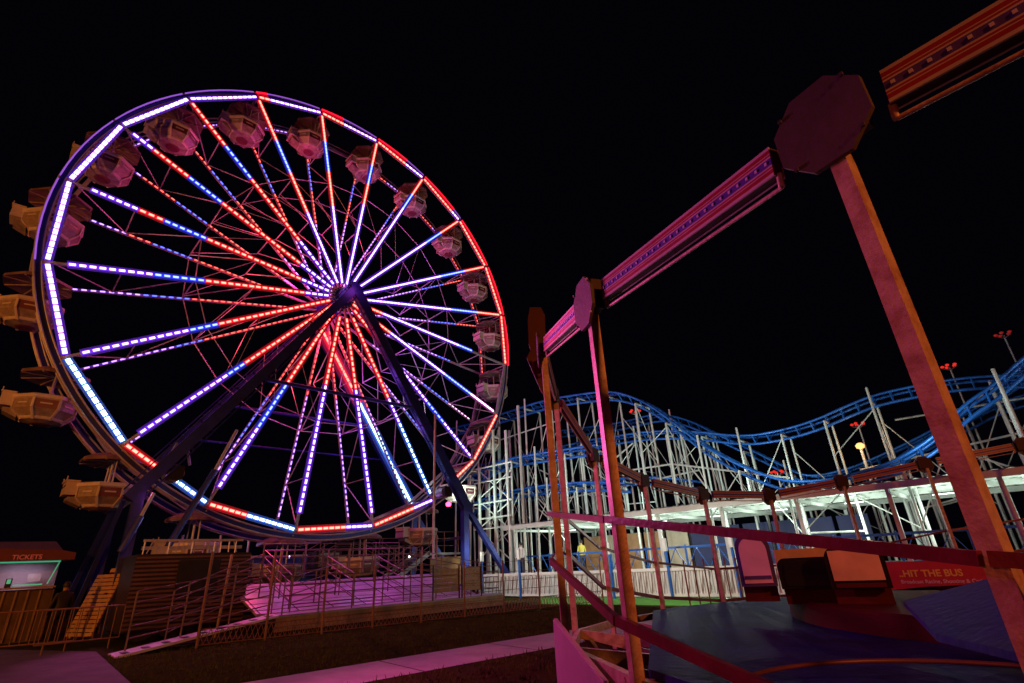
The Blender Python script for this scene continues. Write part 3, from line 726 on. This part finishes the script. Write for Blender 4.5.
# horizontal long braces seen between posts
hbz = MB()
for (u0,v0,u1,v1,s) in ((632,470,672,464,3),(672,464,790,478,3),(610,463,633,443,2.8),(500,440,560,420,2.5),(560,500,700,470,4),(540,470,600,500,4),(860,470,1024,432,8),(895,420,1024,398,9)):
    hbz = MB(); A = sp_(u0,v0,s); B = sp_(u1,v1,s); hbz.tube(cp(A), cp(B), .045, m_cw, 5); hbz.build('long_brace', coaster)

# station
sta = empty('coaster_station', S0+SU*12+SV*4, 'open coaster station with a long white corrugated roof lit from below', 'station')
TO = Vector(sta.location); spq = lambda a, s, z: S0+SU*a+SV*s+Vector((0,0,z))-TO
ZR = 3.6
rf = MB(); L0, L1, Wd = -.5, 30., 8.
n = 150
for i in range(n):
    a0_ = L0+(L1-L0)*i/n; a1_ = L0+(L1-L0)*(i+1)/n; z0 = ZR+(.045 if i % 2 else 0); z1 = ZR+(.0 if i % 2 else .045)
    rf.add([spq(a0_,0,z0),spq(a1_,0,z1),spq(a1_,Wd,z1),spq(a0_,Wd,z0)], [(0,1,2,3)], m_roofw)
    rf.add([spq(a0_,0,z0+.03),spq(a1_,0,z1+.03),spq(a1_,Wd,z1+.03),spq(a0_,Wd,z0+.03)], [(3,2,1,0)], m_roofw)
rf.build('roof', sta)
for s in (0., 4., 8.):
    b = MB(); b.box(spq((L0+L1)/2, s, ZR-.1), (L1-L0, .12, .22), m_roofw, SU, SV); b.build('roof_beam', sta)
for a_ in [x*3. for x in range(0, 10)]:
    b = MB(); b.box(spq(a_+.3, 4, ZR-.27), (.1, 8, .12), m_roofw, SU, SV); b.build('rafter', sta)
    for s in (.2, 7.8):
        b = MB(); b.box(spq(a_+.3, s, (ZR-.2)/2), (.14,.14,ZR-.2), m_cw, SU, SV); b.build('pillar', sta)
pf = MB(); pf.box(spq(13, 4.2, .5), (26, 6, .9), mat('station_floor', (.3,.26,.22), .7), SU, SV); pf.build('floor', sta)
bw = MB(); m_warm = mat('warm_board_wall', (.5,.28,.14), .6, 0, .4, 1.5); m_cream = mat('cream_wall', (.6,.52,.4), .6, 0, .3, 1)
for i in range(11):
    bw.box(spq(.6+i*1.5, 7.2, 1.9), (1.3, .08, 2.2), (m_warm if i % 3 != 1 else m_cream) if i < 5 else mat('dark_blue_hoarding', (.015,.025,.12), .6, 0, .4, 1), SU, SV)
bw.build('back_wall', sta)
bl = MB()
for a_ in range(0, 26):
    if a_ % 2 == 0: bl.box(spq(a_, 1.0, 1.5), (.07,.07,1.1), m_cb, SU, SV)
    bl.beam(spq(a_,1.0,1.05), spq(a_+.5,1.0,1.9), .03,.03, m_cb); bl.beam(spq(a_+.5,1.0,1.9), spq(a_+1,1.0,1.05), .03,.03, m_cb)
for z in (1.02,1.95): bl.box(spq(13,1.0,z), (26,.06,.09), m_cb, SU, SV)
bl.build('lattice_railing', sta)
tube_l = mat('fluorescent_tube', (.5,.5,.5), emit=(.85,1,.9), es=2.5)
for i in range(10):
    a_ = 1.5+i*3
    b = MB(); b.box(spq(a_, 3.8, ZR-.3), (.7,.05,.04), tube_l, SU, SV); b.build('tube_lamp', sta)
    light('POINT', 'station_tube_light', TO+spq(a_, 3., ZR-1.), 110, (.85,1.,.88), .2)
# white picket fence
pk = empty('picket_fence', S0+SU*10-SV*1.2, 'white picket fence panels with blue posts in front of the coaster station', 'fence')
PO = Vector(pk.location); q_ = lambda a, s, z: S0+SU*a+SV*s+Vector((0,0,z))-PO
m_pick = mat('white_picket_paint', (.78,.74,.72), .5, 0, .15, 3)
for i in range(6):
    a0_ = -1+i*2.8; b = MB()
    for z in (.15,1.1): b.box(q_(a0_+1.4,-1.2,z), (2.7,.04,.12), m_pick, SU, SV)
    for j in range(22): b.box(q_(a0_+.08+j*.127,-1.17,.62), (.075,.02,.95), m_pick, SU, SV)
    b.box(q_(a0_+1.4,-1.1,.62), (2.7,.02,.9), m_pick, SU, SV)
    for j in range(9):
        b.beam(q_(a0_+.15+j*.29,-1.24,.2), q_(a0_+.28+j*.29,-1.24,1.0), .025,.02, m_rust)
    b.build('panel', pk)
    b = MB(); b.tube(q_(a0_,-1.25,0), q_(a0_,-1.25,2.3), .06, m_cb, 8); b.box(q_(a0_,-1.25,2.05), (.14,.14,.5), m_pick, SU, SV); b.build('post', pk)
person(S0+SU*.9+SV*-.1+Vector((0,0,.95)), 2.4, (.75,.75,.78), (.05,.05,.09), 'person in a white shirt standing at the left end of the station')
person(wf(-8.6,1.2,0), 1.0, (.03,.025,.03), (.02,.02,.03), 'person in dark clothes waiting at the ticket booth window')
pp_ = person(S0+SU*2.6+SV*3.2+Vector((0,0,.95)), .5, (.6,.5,.08), (.03,.03,.06), 'person in a yellow top on the station platform beside the pale pillar')

person(S0+SU*4.6+SV*2.4+Vector((0,0,.95)), 1.5, (.4,.06,.05), (.03,.03,.06), 'person in a red top on the station platform near the orange boards')
# lamps on poles
m_redlamp = mat('red_lamp_glass', (.1,0,0), emit=(1,.03,.02), es=.8)
m_warmlamp = mat('sodium_lamp_glass', (.1,.05,0), emit=(1,.5,.16), es=1.9)
LP = [((858,424),12,'pole with a cluster of red lamps beside the amber floodlight'),((949,366),14,'pole with red lamps standing right behind the big slanting post'),
      ((1003,334),14,'tall dim red lamp pole above the right end of the coaster'),((635,411),6,'red lamp cluster under the coaster hill'),((777,472),9,'small red lamp pole in the dip of the coaster')]
for i, ((u_, v_), s_, lab) in enumerate(LP):
    P = sp_(u_, v_, s_); t = empty('lamp_pole', (P.x,P.y,0), lab, 'lamp pole', 'red lamp poles around the coaster')
    b = MB(); b.tube((0,0,0), (0,0,P.z-.1), .07, m_cw, 8, .04); b.build('pole', t)
    b = MB()
    for j in range(5):
        a_ = j*1.2566; c_ = Vector((math.cos(a_)*.3, math.sin(a_)*.3, P.z-.1)); b.tube((0,0,P.z-.25), c_, .02, m_grey, 5)
    b.build('bracket', t)
    for j in range(5):
        a_ = j*1.2566; c_ = Vector((math.cos(a_)*.3, math.sin(a_)*.3, P.z)); b = MB(); b.lathe([(0,-.06),(.06,-.05),(.1,.02),(.05,.06),(0,.08)], m_redlamp if i != 2 else mat('dim_red_glass',(.1,0,0),emit=(.5,.02,.02),es=.4), 8, c_); b.build('lamp_head', t)
P = sp_(861,449,8); t = empty('floodlight_pole', (P.x,P.y,0), 'pole with one bright amber floodlight among the coaster track', 'floodlight')
b = MB(); b.tube((0,0,0), (0,0,P.z), .07, m_cw, 8); b.build('pole', t)
b = MB(); b.lathe([(0,-.16),(.17,-.1),(.2,.04),(.1,.14),(0,.16)], m_warmlamp, 10, (0,0,P.z+.15)); b.build('lamp_head', t)
light('POINT', 'floodlight_glow', P+Vector((-.5,-.6,.1)), 40, (1,.5,.18), .15)

# red boundary banner with lettering (coaster side)
sgP = on_plane(985,590, S0-SV*6, SV)
m_banner = mat('red_banner_vinyl', (.5,.03,.03), .5, 0, .25, 2); m_yel = mat('yellow_letter', (.8,.6,.08), .5, 0, .1); m_wl = mat('white_letter', (.75,.6,.6), .5, 0, .1)
BL = on_plane(888,594, S0-SV*6, SV); BRr = on_plane(1000,594, S0-SV*6, SV)
ban = empty('banner_sign', ((BL.x+BRr.x)/2,(BL.y+BRr.y)/2,0), 'red banner with yellow and white lettering behind the ride, right side', 'banner')
zt = on_plane(920,561,S0-SV*6,SV).z; zb = on_plane(920,592,S0-SV*6,SV).z
Wb = (BRr-BL).length+1.2; H = zt-zb
b = MB(); b.box((0,0,(zt+zb)/2), (Wb,.04,H), m_banner, SU, SV); b.build('vinyl', ban)
for s_ in (-Wb/2, Wb/2): b = MB(); b.tube(SU*s_+SV*.06, SU*s_+SV*.06+Vector((0,0,zt+.1)), .04, m_grey, 8); b.build('post', ban)
tx = SU*(-Wb/2+.95)
text('lettering', '..HIT THE BUS', H*.30, m_yel, ban, tx-SV*.03+Vector((0,0,zb+H*.50)), SU, -SV, align='LEFT', bold=.006)
text('lettering', 'Broadcast Racing, Shooting & Casino', H*.165, m_wl, ban, tx-SV*.03+Vector((0,0,zb+H*.28)), SU, -SV, align='LEFT', bold=.002)
b = MB(); b.box((0,0,zb/2-.02), (Wb,.05,zb-.06), m_board, SU, SV); b.build('board', ban)

# ------------------------------------------------------------------ NEAR RIDE (undulating ring with header beams)
DR = 12.; RC = Vector((math.sin(.97065)*DR, math.cos(.97065)*DR, 0)); RR = .788416*DR; RP = 3.66627; NR = 24
ZN = {-6:3.3,-5:3.2,-4:3.2,-3:3.25,-2:3.3,-1:3.45,0:3.64,1:3.86,2:4.43,3:4.47,4:3.75,5:3.4,6:3.15,7:3.13,8:3.45,9:3.82,10:4.07,11:4.2,12:4.1,13:3.9,14:3.7,15:3.5,16:3.4,17:3.3}
def rpt(i, r=RR, z=None):
    a = RP-i*2*math.pi/NR
    if z is None: z = zn(i)
    return Vector((RC.x+r*math.cos(a), RC.y+r*math.sin(a), z))
def zn(i):
    i0 = math.floor(i); f = i-i0; f = f*f*(3-2*f)*.5+f*.5
    return ZN[(i0+6) % 24-6]*(1-f)+ZN[(i0+7) % 24-6]*f
ride = empty('carnival_ride', RC, 'ring shaped fairground ride with a frame of orange posts, striped light beams and blue deck', 'fairground ride')
rl = lambda P: Vector(P)-RC
m_post = mat('orange_white_post_paint', (.68,.48,.4), .45, .1, .3, 9, bump=.25, dirt=(.40,.22,.17))
m_edge = mat('pale_beam_edge', (.65,.5,.5), .4, 0, .2, 3); m_rb = mat('red_beam_panel', (.42,.03,.04), .4, 0, .3, 3); m_bb = mat('blue_beam_strip', (.12,.06,.4), .4, 0, .2, 3)
m_plate = mat('node_plate_paint', (.09,.065,.06), .6, 0, .25, 4, bump=.2); m_redrail = mat('dark_red_rail', (.22,.022,.04), .35, .1, .4, 4, bump=.15)
m_dkred = mat('maroon_deck', (.09,.012,.016), .6, 0, .35, 1.5, spec=.1)
m_bulb = mat('pale_bulb', (.7,.6,.75), .3, 0, .1); m_bd = mat('beam_dark_inside', (.06,.02,.025), .6, 0, .3, 3)
m_chip = mat('pale_paint_chip', (.8,.7,.65), .5, 0, .1)
m_bolt = mat('bolt_head', (.25,.2,.2), .4, .8, .2, 9)
IDX = [-2,-1,0,1,2,3,4,5,6,7,8,9,10,11,12]
for i in IDX:
    a = RP-i*2*math.pi/NR; out = Vector((math.cos(a), math.sin(a), 0)); tan = Vector((-out.y, out.x, 0))
    N_ = rpt(i); p = MB()
    p.box(rl(N_)+Vector((0,0,-N_.z/2))-out*.005, (.078,.085,N_.z), m_post, tan, out)
    # bolt heads down the post face
    for j in range(40):
        z = .2+j*(N_.z-.5)/40
        p.box(rl(rpt(i,RR,z+random.uniform(-.03,.03)))+out*.035+tan*random.uniform(-.03,.03), (.006,.003,.006), m_chip, tan, out)
    p.build('frame_post', ride)
    pl = MB(); rp_ = .255
    poly = [(rp_*math.cos(R(22.5+45*j))*.98, rp_*math.sin(R(22.5+45*j))*1.05) for j in range(8)]
    if i in (1,2): poly = [(x*.92, y) for x, y in poly]
    pl.prism(poly, .03, m_plate, rl(N_)+out*.055+Vector((0,0,-.03)), tan, (0,0,1)) if tan.cross(Vector((0,0,1))).dot(out) > 0 else pl.prism(poly[::-1], .03, m_plate, rl(N_)+out*.055+Vector((0,0,-.03)), tan, (0,0,1))
    for s in (-1,1):
        for q2 in (-1,1): pl.box(rl(N_)+Vector((0,0,-.03))+out*(.09)+tan*(.17*s)+Vector((0,0,.17*q2)), (.02,.015,.02), m_bolt, tan, out)
    pl.box(rl(N_)+out*.0, (.34,.1,.3), m_bd, tan, out)
    pl.build('node_plate', ride)
for i in IDX[:-1]:
    A = rpt(i); B = rpt(i+1); d = (B-A); L = d.length; u = d.normalized(); am = RP-(i+.5)*2*math.pi/NR; out = Vector((math.cos(am), math.sin(am), 0))
    out = (out-u*out.dot(u)).normalized(); upv = out.cross(u); 
    if upv.z < 0: upv = -upv
    A = A+u*.32; B = B-u*.28; L2 = (B-A).length; mid = (A+B)/2
    bm = MB(); bm.box(rl(mid)+out*.0, (L2,.07,.19), m_bd, u, out, upv)
    bands = [(.098,.078,m_edge),(.078,.052,m_rb),(.052,.046,m_edge),(.046,.034,m_rb),(.034,.024,m_edge),(.024,-.024,m_bb),(-.024,-.034,m_edge),(-.034,-.046,m_rb),(-.046,-.052,m_edge),(-.052,-.078,m_rb),(-.078,-.098,m_edge)]
    for sgn in (1,-1):
        for z1, z0, mm in bands: bm.box(rl(mid)+out*(.038*sgn)+upv*((z0+z1)/2), (L2,.012,abs(z1-z0)), mm, u, out, upv)
    bm.build('header_beam', ride)
    bl_ = MB(); n = 26
    for j in range(n): bl_.box(rl(A.lerp(B,(j+.5)/n))+out*.046, (.016,.008,.02), m_bulb, u, out, upv)
    bl_.build('bulb_row', ride)
    lt = MB(); lt.tube(rl(A)-upv*.17, rl(B)-upv*.17, .013, m_post, 6)
    lt.tube(rl(A)-upv*.17, rl(A)-upv*.08, .018, m_post, 6); lt.tube(rl(B)-upv*.17, rl(B)-upv*.08, .018, m_post, 6); lt.build('hanging_rod', ride)
    for DZ, w_ in (({-1:-2.2,0:-2.10,1:-1.97,2:-2.27,3:-2.1},.052),({-1:-2.75,0:-2.85,1:-2.68,2:-2.82},.07)):
        P = rpt(i)+Vector((0,0,DZ.get(i,-1.92 if w_ < .06 else -2.68))); Q = rpt(i+1)+Vector((0,0,DZ.get(i+1,-1.92 if w_ < .06 else -2.68))); o2 = Vector((out.x,out.y,0)).normalized()*.1
        if i == 0: pass
        rb = MB(); rb.beam(rl(P)+o2, rl(Q)+o2, w_*.7, w_, m_redrail); rb.build('guard_rail', ride)
# extra posts doubled beside posts 2..5 (inner ring)
for i in (2.35, 4):
    N_ = rpt(i, RR-.55); p = MB(); a = RP-i*2*math.pi/NR; out = Vector((math.cos(a), math.sin(a), 0)); tan = Vector((-out.y, out.x, 0))
# deck: undulating annulus
def ann(name, r0, r1, z0, z1, m, th=.12, i0=-3, i1=13, rad=6):
    mb = MB(); n = (i1-i0)*3
    G = []
    for k in range(n+1):
        i = i0+(i1-i0)*k/n; row = []
        for j in range(rad+1):
            f = j/rad; row.append(rl(rpt(i, r0+(r1-r0)*f, zn(i)+z0+(z1-z0)*f)))
        G.append(row)
    vs = [p for row in G for p in row]; W_ = rad+1; top = len(vs); vs += [p-Vector((0,0,th)) for p in vs]
    fs = []
    for k in range(n):
        for j in range(rad):
            q4 = (k*W_+j, k*W_+j+1, (k+1)*W_+j+1, (k+1)*W_+j); fs.append(q4); fs.append(tuple(x+top for x in q4[::-1]))
        fs.append((k*W_, (k+1)*W_, (k+1)*W_+top, k*W_+top)); fs.append((k*W_+rad, k*W_+rad+top, (k+1)*W_+rad+top, (k+1)*W_+rad))
    mb.add(vs, fs, m, False); return mb.build(name, ride)
m_bdeck = mat('blue_tarpaulin', (.02,.026,.19), .6, 0, .5, 1.6, bump=.6, spec=.12)
def dz_(i):
    K = [(-6,.8),(-3,.8),(0,.86),(1,.86),(4.7,.5),(6,.45),(8,.4),(13,.35),(18,.6)]
    for (x0, y0), (x1, y1) in zip(K, K[1:]):
        if x0 <= i <= x1: return y0+(y1-y0)*(i-x0)/(x1-x0)
    return .8
ring_i = [x*.25 for x in range(-16, 5)]+[4.75+x*.25 for x in range(0, 36)]
dk2 = MB(); rows = 9; vs = []
for i in ring_i:
    for j in range(rows+1):
        f = j/rows; rr2 = RR-.1-(RR-.1-5.8)*f; wv_ = .035*math.sin(i*5+f*9)*math.sin(f*math.pi)
        vs.append(rl(rpt(i, rr2, dz_(i)*(1-f)+.72*f+wv_)))
W2 = rows+1; top = len(vs); vs += [p-Vector((0,0,.05)) for p in vs]; fs = []
for k in range(len(ring_i)-1):
    for j in range(rows): q4 = (k*W2+j, k*W2+j+1, (k+1)*W2+j+1, (k+1)*W2+j); fs.append(q4); fs.append(tuple(x+top for x in q4[::-1]))
    fs.append((k*W2, (k+1)*W2, (k+1)*W2+top, k*W2+top))
dk2.add(vs, fs, m_bdeck, False); dk2.build('blue_deck', ride)
st2 = MB(); n = 72
a0_, a1_ = R(150), R(290); prf = [(4.1,.3),(4.1,.93),(6.15,.95),(6.2,.92),(6.2,.4)]
vs = [(r*math.cos(a0_+(a1_-a0_)*k/n), r*math.sin(a0_+(a1_-a0_)*k/n), z) for k in range(n+1) for r, z in prf]
fs = [(k*5+j, k*5+j+1, (k+1)*5+j+1, (k+1)*5+j) for k in range(n) for j in range(4)]+[(0,1,2,3,4),(n*5+4,n*5+3,n*5+2,n*5+1,n*5)]
st2.add(vs, fs, m_dkred); st2.build('inner_deck', ride)
for k in range(24):
    pass
# ride sub-frame below deck
for i in IDX[1:-4]:
    sf = MB(); A = rpt(i, RR-.05, dz_(i)-.12); B = rpt(i+1, RR-.05, dz_(i+1)-.12)
    sf.beam(rl(A), rl(B), .07,.12, m_post); sf.beam(rl(A.lerp(B,.12)), rl((A.lerp(B,.5)).xy.to_3d()), .09,.09, m_post)
    C_ = rpt(i, RR-2.3, dz_(i)-.4); sf.beam(rl(A), rl(C_), .08,.12, m_post); sf.beam(rl(A), rl((C_.x,C_.y,0)), .07,.07, m_post)
    sf.build('sub_frame', ride)
# pink side panel left of the near posts
sp1 = MB(); A = rpt(2,RR+.1,0); B = rpt(1,RR+.1,0); u = (B-A).normalized()
zt_ = on_plane(560,622,A,Vector((u.y,-u.x,0))).z; Q = on_plane(606,683,A,Vector((u.y,-u.x,0)))
hq = max(.1, Q.z); lq = (Vector((Q.x,Q.y,0))-A).length
sp1.prism([(0,0.02),(lq*1.02,0.02),(lq,hq),(0.0,zt_)], .03, mat('pink_side_panel', (.6,.42,.5), .4, 0, .2, 2), rl(A), u, (0,0,1)); sp1.beam(rl(A)+Vector((0,0,zt_)), rl(A)+u*lq+Vector((0,0,hq)), .04,.03, m_edge)
sp1.build('side_panel', ride)
# tall dark red board hung outside the frame, left of the nearest posts
tb2 = MB(); A = rpt(2.3, RR+.25, 0); dq = ray(540,350); dq = Vector((dq.x,dq.y,0)).normalized(); X = Vector((dq.y,-dq.x,0))
poly = []
for u_, v_ in ((548,401),(545,318),(541,310),(530,310),(528,322),(529,346),(531,352),(527,360),(541,392)):
    P = on_plane(u_, v_, A, dq); poly.append(((P-A).dot(X), P.z))
tb2.prism(poly, .1, mat('dark_red_board', (.10,.015,.015), .5, 0, .3, 3), rl(A), X, (0,0,1)); tb2.build('hanging_board', ride)
# round lip on the deck, lower right
cpos = on_z(985,705,.95); rg = MB(); n = 48; pts = [rl(Vector((cpos.x+1.05*math.cos(2*math.pi*k/n), cpos.y+1.05*math.sin(2*math.pi*k/n), .95))) for k in range(n+1)]
rg.path(pts, .013, mat('lip_pink', (.14,.05,.1), .4, 0, .3, 3), 8)
rg.build('round_lip', ride)
# tilted blue panel right
bpn = MB(); zz = .95
def at_d(u, v, dist):
    d = ray(u, v); return EYE+d*(dist/math.hypot(d.x, d.y))
A, B, C_ = at_d(903,601,7.0), at_d(1006,574,6.4), at_d(1028,655,4.3); pn = (B-A).cross(C_-A).normalized(); D_ = on_plane(935,634,A,pn)
bpn.add([rl(A),rl(B),rl(C_),rl(D_)]+[rl(p)-Vector((0,0,.05)) for p in (A,B,C_,D_)], [(3,2,1,0),(4,5,6,7),(0,1,5,4),(1,2,6,5),(2,3,7,6),(3,0,4,7)], mat('blue_cover', (.025,.035,.3), .5, 0, .4, 2, bump=.5)); bpn.build('deck_cover', ride)

# ride cars standing on the inner deck
m_pinkp = mat('pink_seat_vinyl', (.75,.5,1.), .35, 0, .15, 2); m_trim = mat('blue_seat_trim', (.07,.04,.35), .35, 0, .2, 3); m_black = mat('black_vinyl', (.008,.008,.012), .5, 0, .3, 3, spec=.15)
m_orp = mat('orange_panel', (.72,.48,.28), .4, 0, .25, 2)
def rounded(w, h, r, n=5):
    pts = []
    for cx, cy, a in ((w/2-r, h-r, 0), (-w/2+r, h-r, 90)):
        for k in range(n+1): t = R(a+90*k/n); pts.append((cx+r*math.cos(t), cy+r*math.sin(t)))
    return [(w/2,0)]+pts+[(-w/2,0)]
def car(px_, dist, label, kind, w, h):
    d = ray(*px_); d = Vector((d.x,d.y,0)).normalized(); P = d*dist; X = Vector((d.y,-d.x,0))
    dz = ray(*px_); zb_ = EYE.z+dz.z/math.hypot(dz.x,dz.y)*dist
    t = empty('ride_car', (P.x,P.y,zb_), label, 'ride car', 'cars parked on the inner deck of the ring ride')
    Z = Vector((0,0,1))
    b = MB(); b.prism(rounded(w,h,h*.28), .12, m_trim if kind == 'pink' else m_black, X*0, X, Z) 
    b.build('back_shell', t)
    b = MB()
    if kind == 'pink': b.prism([(x*.78, y*.86+h*.06) for x, y in rounded(w,h,h*.28)], .03, m_pinkp, -d*.115, X, Z); b.box(-d*.15+Z*h*.17, (w*.74,.03,h*.06), m_trim, X, d)
    elif kind == 'orange': b.box(-d*.12+Z*h*.55, (w*.84,.05,h*.72), m_orp, X, d); b.box(-d*.12+Z*h*.08,(w*.82,.05,h*.1),m_dkred,X,d)
    else: b.prism([(x*.8, y*.8+h*.1) for x, y in rounded(w,h,h*.4)], .06, m_black, -d*.1, X, Z)
    b.build('seat_panel', t)
    b = MB(); b.prism([(0,0),(1.1,0),(1.2,h*.35),(.5,h*.42),(0,h*.5)], w, m_orp if kind != 'dark' else m_black, X*(-w/2)+d*.15, d, Z) if False else b.box(d*.6+Z*h*.22, (w,1.0,h*.42), m_black, X, d); b.build('body', t)
    b = MB()
    b.box(d*.55-Z*.1, (w*.95,.9,.2), m_dkred, X, d)
    b.tube(-X*w*.45+Z*h*.5+d*.9, X*w*.45+Z*h*.5+d*.9, .025, m_grey, 8); b.build('lap_bar', t)
    return t
car((760,586), 8.6, 'ride car with a pink seat back edged in purple, leftmost on the inner deck', 'pink', .46, .68)
car((812,588), 8.6, 'ride car with a rounded black back between the pink and the orange cars', 'dark', .72, .38)
car((862,588), 8.2, 'ride car with a plain orange back panel framed in black', 'orange', .64, .48)
# brown panels behind cars
b = MB(); P0 = on_plane(785,575,(0,10.5,0),Vector((0,1,0))); 
b.box((0,0,0), (1.7,.06,.5), m_orp); t = b.build('back_board', None); t.location = on_plane(822,562,(0,10.5,0),Vector((0,1,0))); t.parent = None
t.parent = ride; t.location = t.location-RC
# steps / small barrier at left far side of ride
b = MB(); P = rpt(6, RR-.2, .3)
for j in range(9): q3 = rpt(5.55+j*.16, RR+.15, 0); b.tube(rl(q3), rl(q3)+Vector((0,0,1.5)), .02, m_rust, 5)
b.build('entry_gate', ride)

# ------------------------------------------------------------------ LIGHTING
# sodium street lamps of the midway behind the viewer; the narrow red spot is added fill
light('SPOT', 'midway_sodium_lamp', (8,-12,8.), 5200, (1.,.24,.04), .3, to=(3,8,2), spot=95)
light('SPOT', 'post_red_fill', (-7,-8,3.), 900, (1.,.13,.09), .3, to=(2.2,2.5,1.2), spot=25, blend=.8)
light('SPOT', 'plaza_sodium_lamp', (-24,-10,7.), 11000, (1.,.30,.05), .3, to=(-15,18,8), spot=75)
# added violet and red fill on the loading platform, unseen pink flood on the path
light('SPOT', 'platform_fill', wf(-2.,2.2,4.6), 230, (.9,.1,1.), .25, to=wf(-1.5,4.6,0), spot=120)
light('SPOT', 'platform_fill', wf(2.6,2.2,4.6), 230, (.9,.1,1.), .25, to=wf(2.8,4.6,0), spot=120)
light('SPOT', 'platform_fill', wf(-3.2,1.9,3.4), 220, (1.,.05,.12), .25, to=wf(-3.,6,0), spot=120)
light('SPOT', 'ramp_fill', wf(-7.0,1.7,4.6), 800, (1.,.16,.7), .15, to=wf(-6,6.4,0), spot=70)  # added pink fill to brighten the ramp edge
light('POINT', 'wheel_fill', wv(2.3, -1.57, -1.6), 330, (1.,.02,.09), .3)  # added fill near the hub, boosting the light strings
light('POINT', 'wheel_fill', wv(2.6, 2.6, -1.4), 260, (1.,.04,.35), .3)
light('POINT', 'wheel_fill', wv(2.6, 1.0, -1.4), 260, (.75,.08,1.), .3)
light('SPOT', 'ride_fill', (-4.2,8.6,3.2), 1300, (1.,.16,.62), .2, to=(.5,5.0,3.6), spot=36, blend=.8)  # added narrow fill brightening the near header beams
light('SPOT', 'unseen_path_flood', (-4.6,8.2,4.3), 760, (1.,.085,.42), .2, to=(0,7.,1.5), spot=130)
# added fill points standing in for the light strings' glow on the steelwork
for k in range(10):
    a = ang(k*2+.5); cc = (1.,.06,.12) if k in (0,1,2,3,8,9) else (.5,.12,1.)
    light('POINT', 'wheel_fill', wv(5.2, a, -DW/2), 90, cc, .4)
    cc = (1.,.08,.2) if k in (6,7,8,9) else ((.6,.12,.9) if k > 2 else (.9,.1,.3))
    light('POINT', 'wheel_fill', wv(8.6, a, -DW/2), 42, cc, .4)
light('POINT', 'wheel_fill', wv(0, 0, 1.9), 15, (.8,.1,.6), .3)
light('SPOT', 'rim_side_fill', S0+SU*-1.5-SV*2+Vector((0,0,1.)), 500, (.85,1.,.8), .25, to=wf(10.,-1.,11), spot=75)  # added cool fill for the gondolas on the right arc
# coaster floods standing on the station roof
for a_, s_, e_ in ((-1,-.5,520),(5,-.5,620),(11,.5,520),(15,3.2,300),(20,3.2,280),(26,3.2,200),(4,7,420),(12,7.,420)):
    P = S0+SU*a_+SV*(s_-2.5)+Vector((0,0,4.6)); light('SPOT', 'coaster_flood', P, e_, (.72,1.,.88), .25, to=P+SV*4+Vector((0,0,5)), spot=150)
for a_ in (1.5,7,12):
    P = S0+SU*a_-SV*4.5+Vector((0,0,3.2)); light('SPOT', 'fence_fill', P, 380, (.9,1.,.9), .25, to=P+SV*4-Vector((0,0,3.2)), spot=120)  # added cool fill to whiten the pickets and lift the lawn
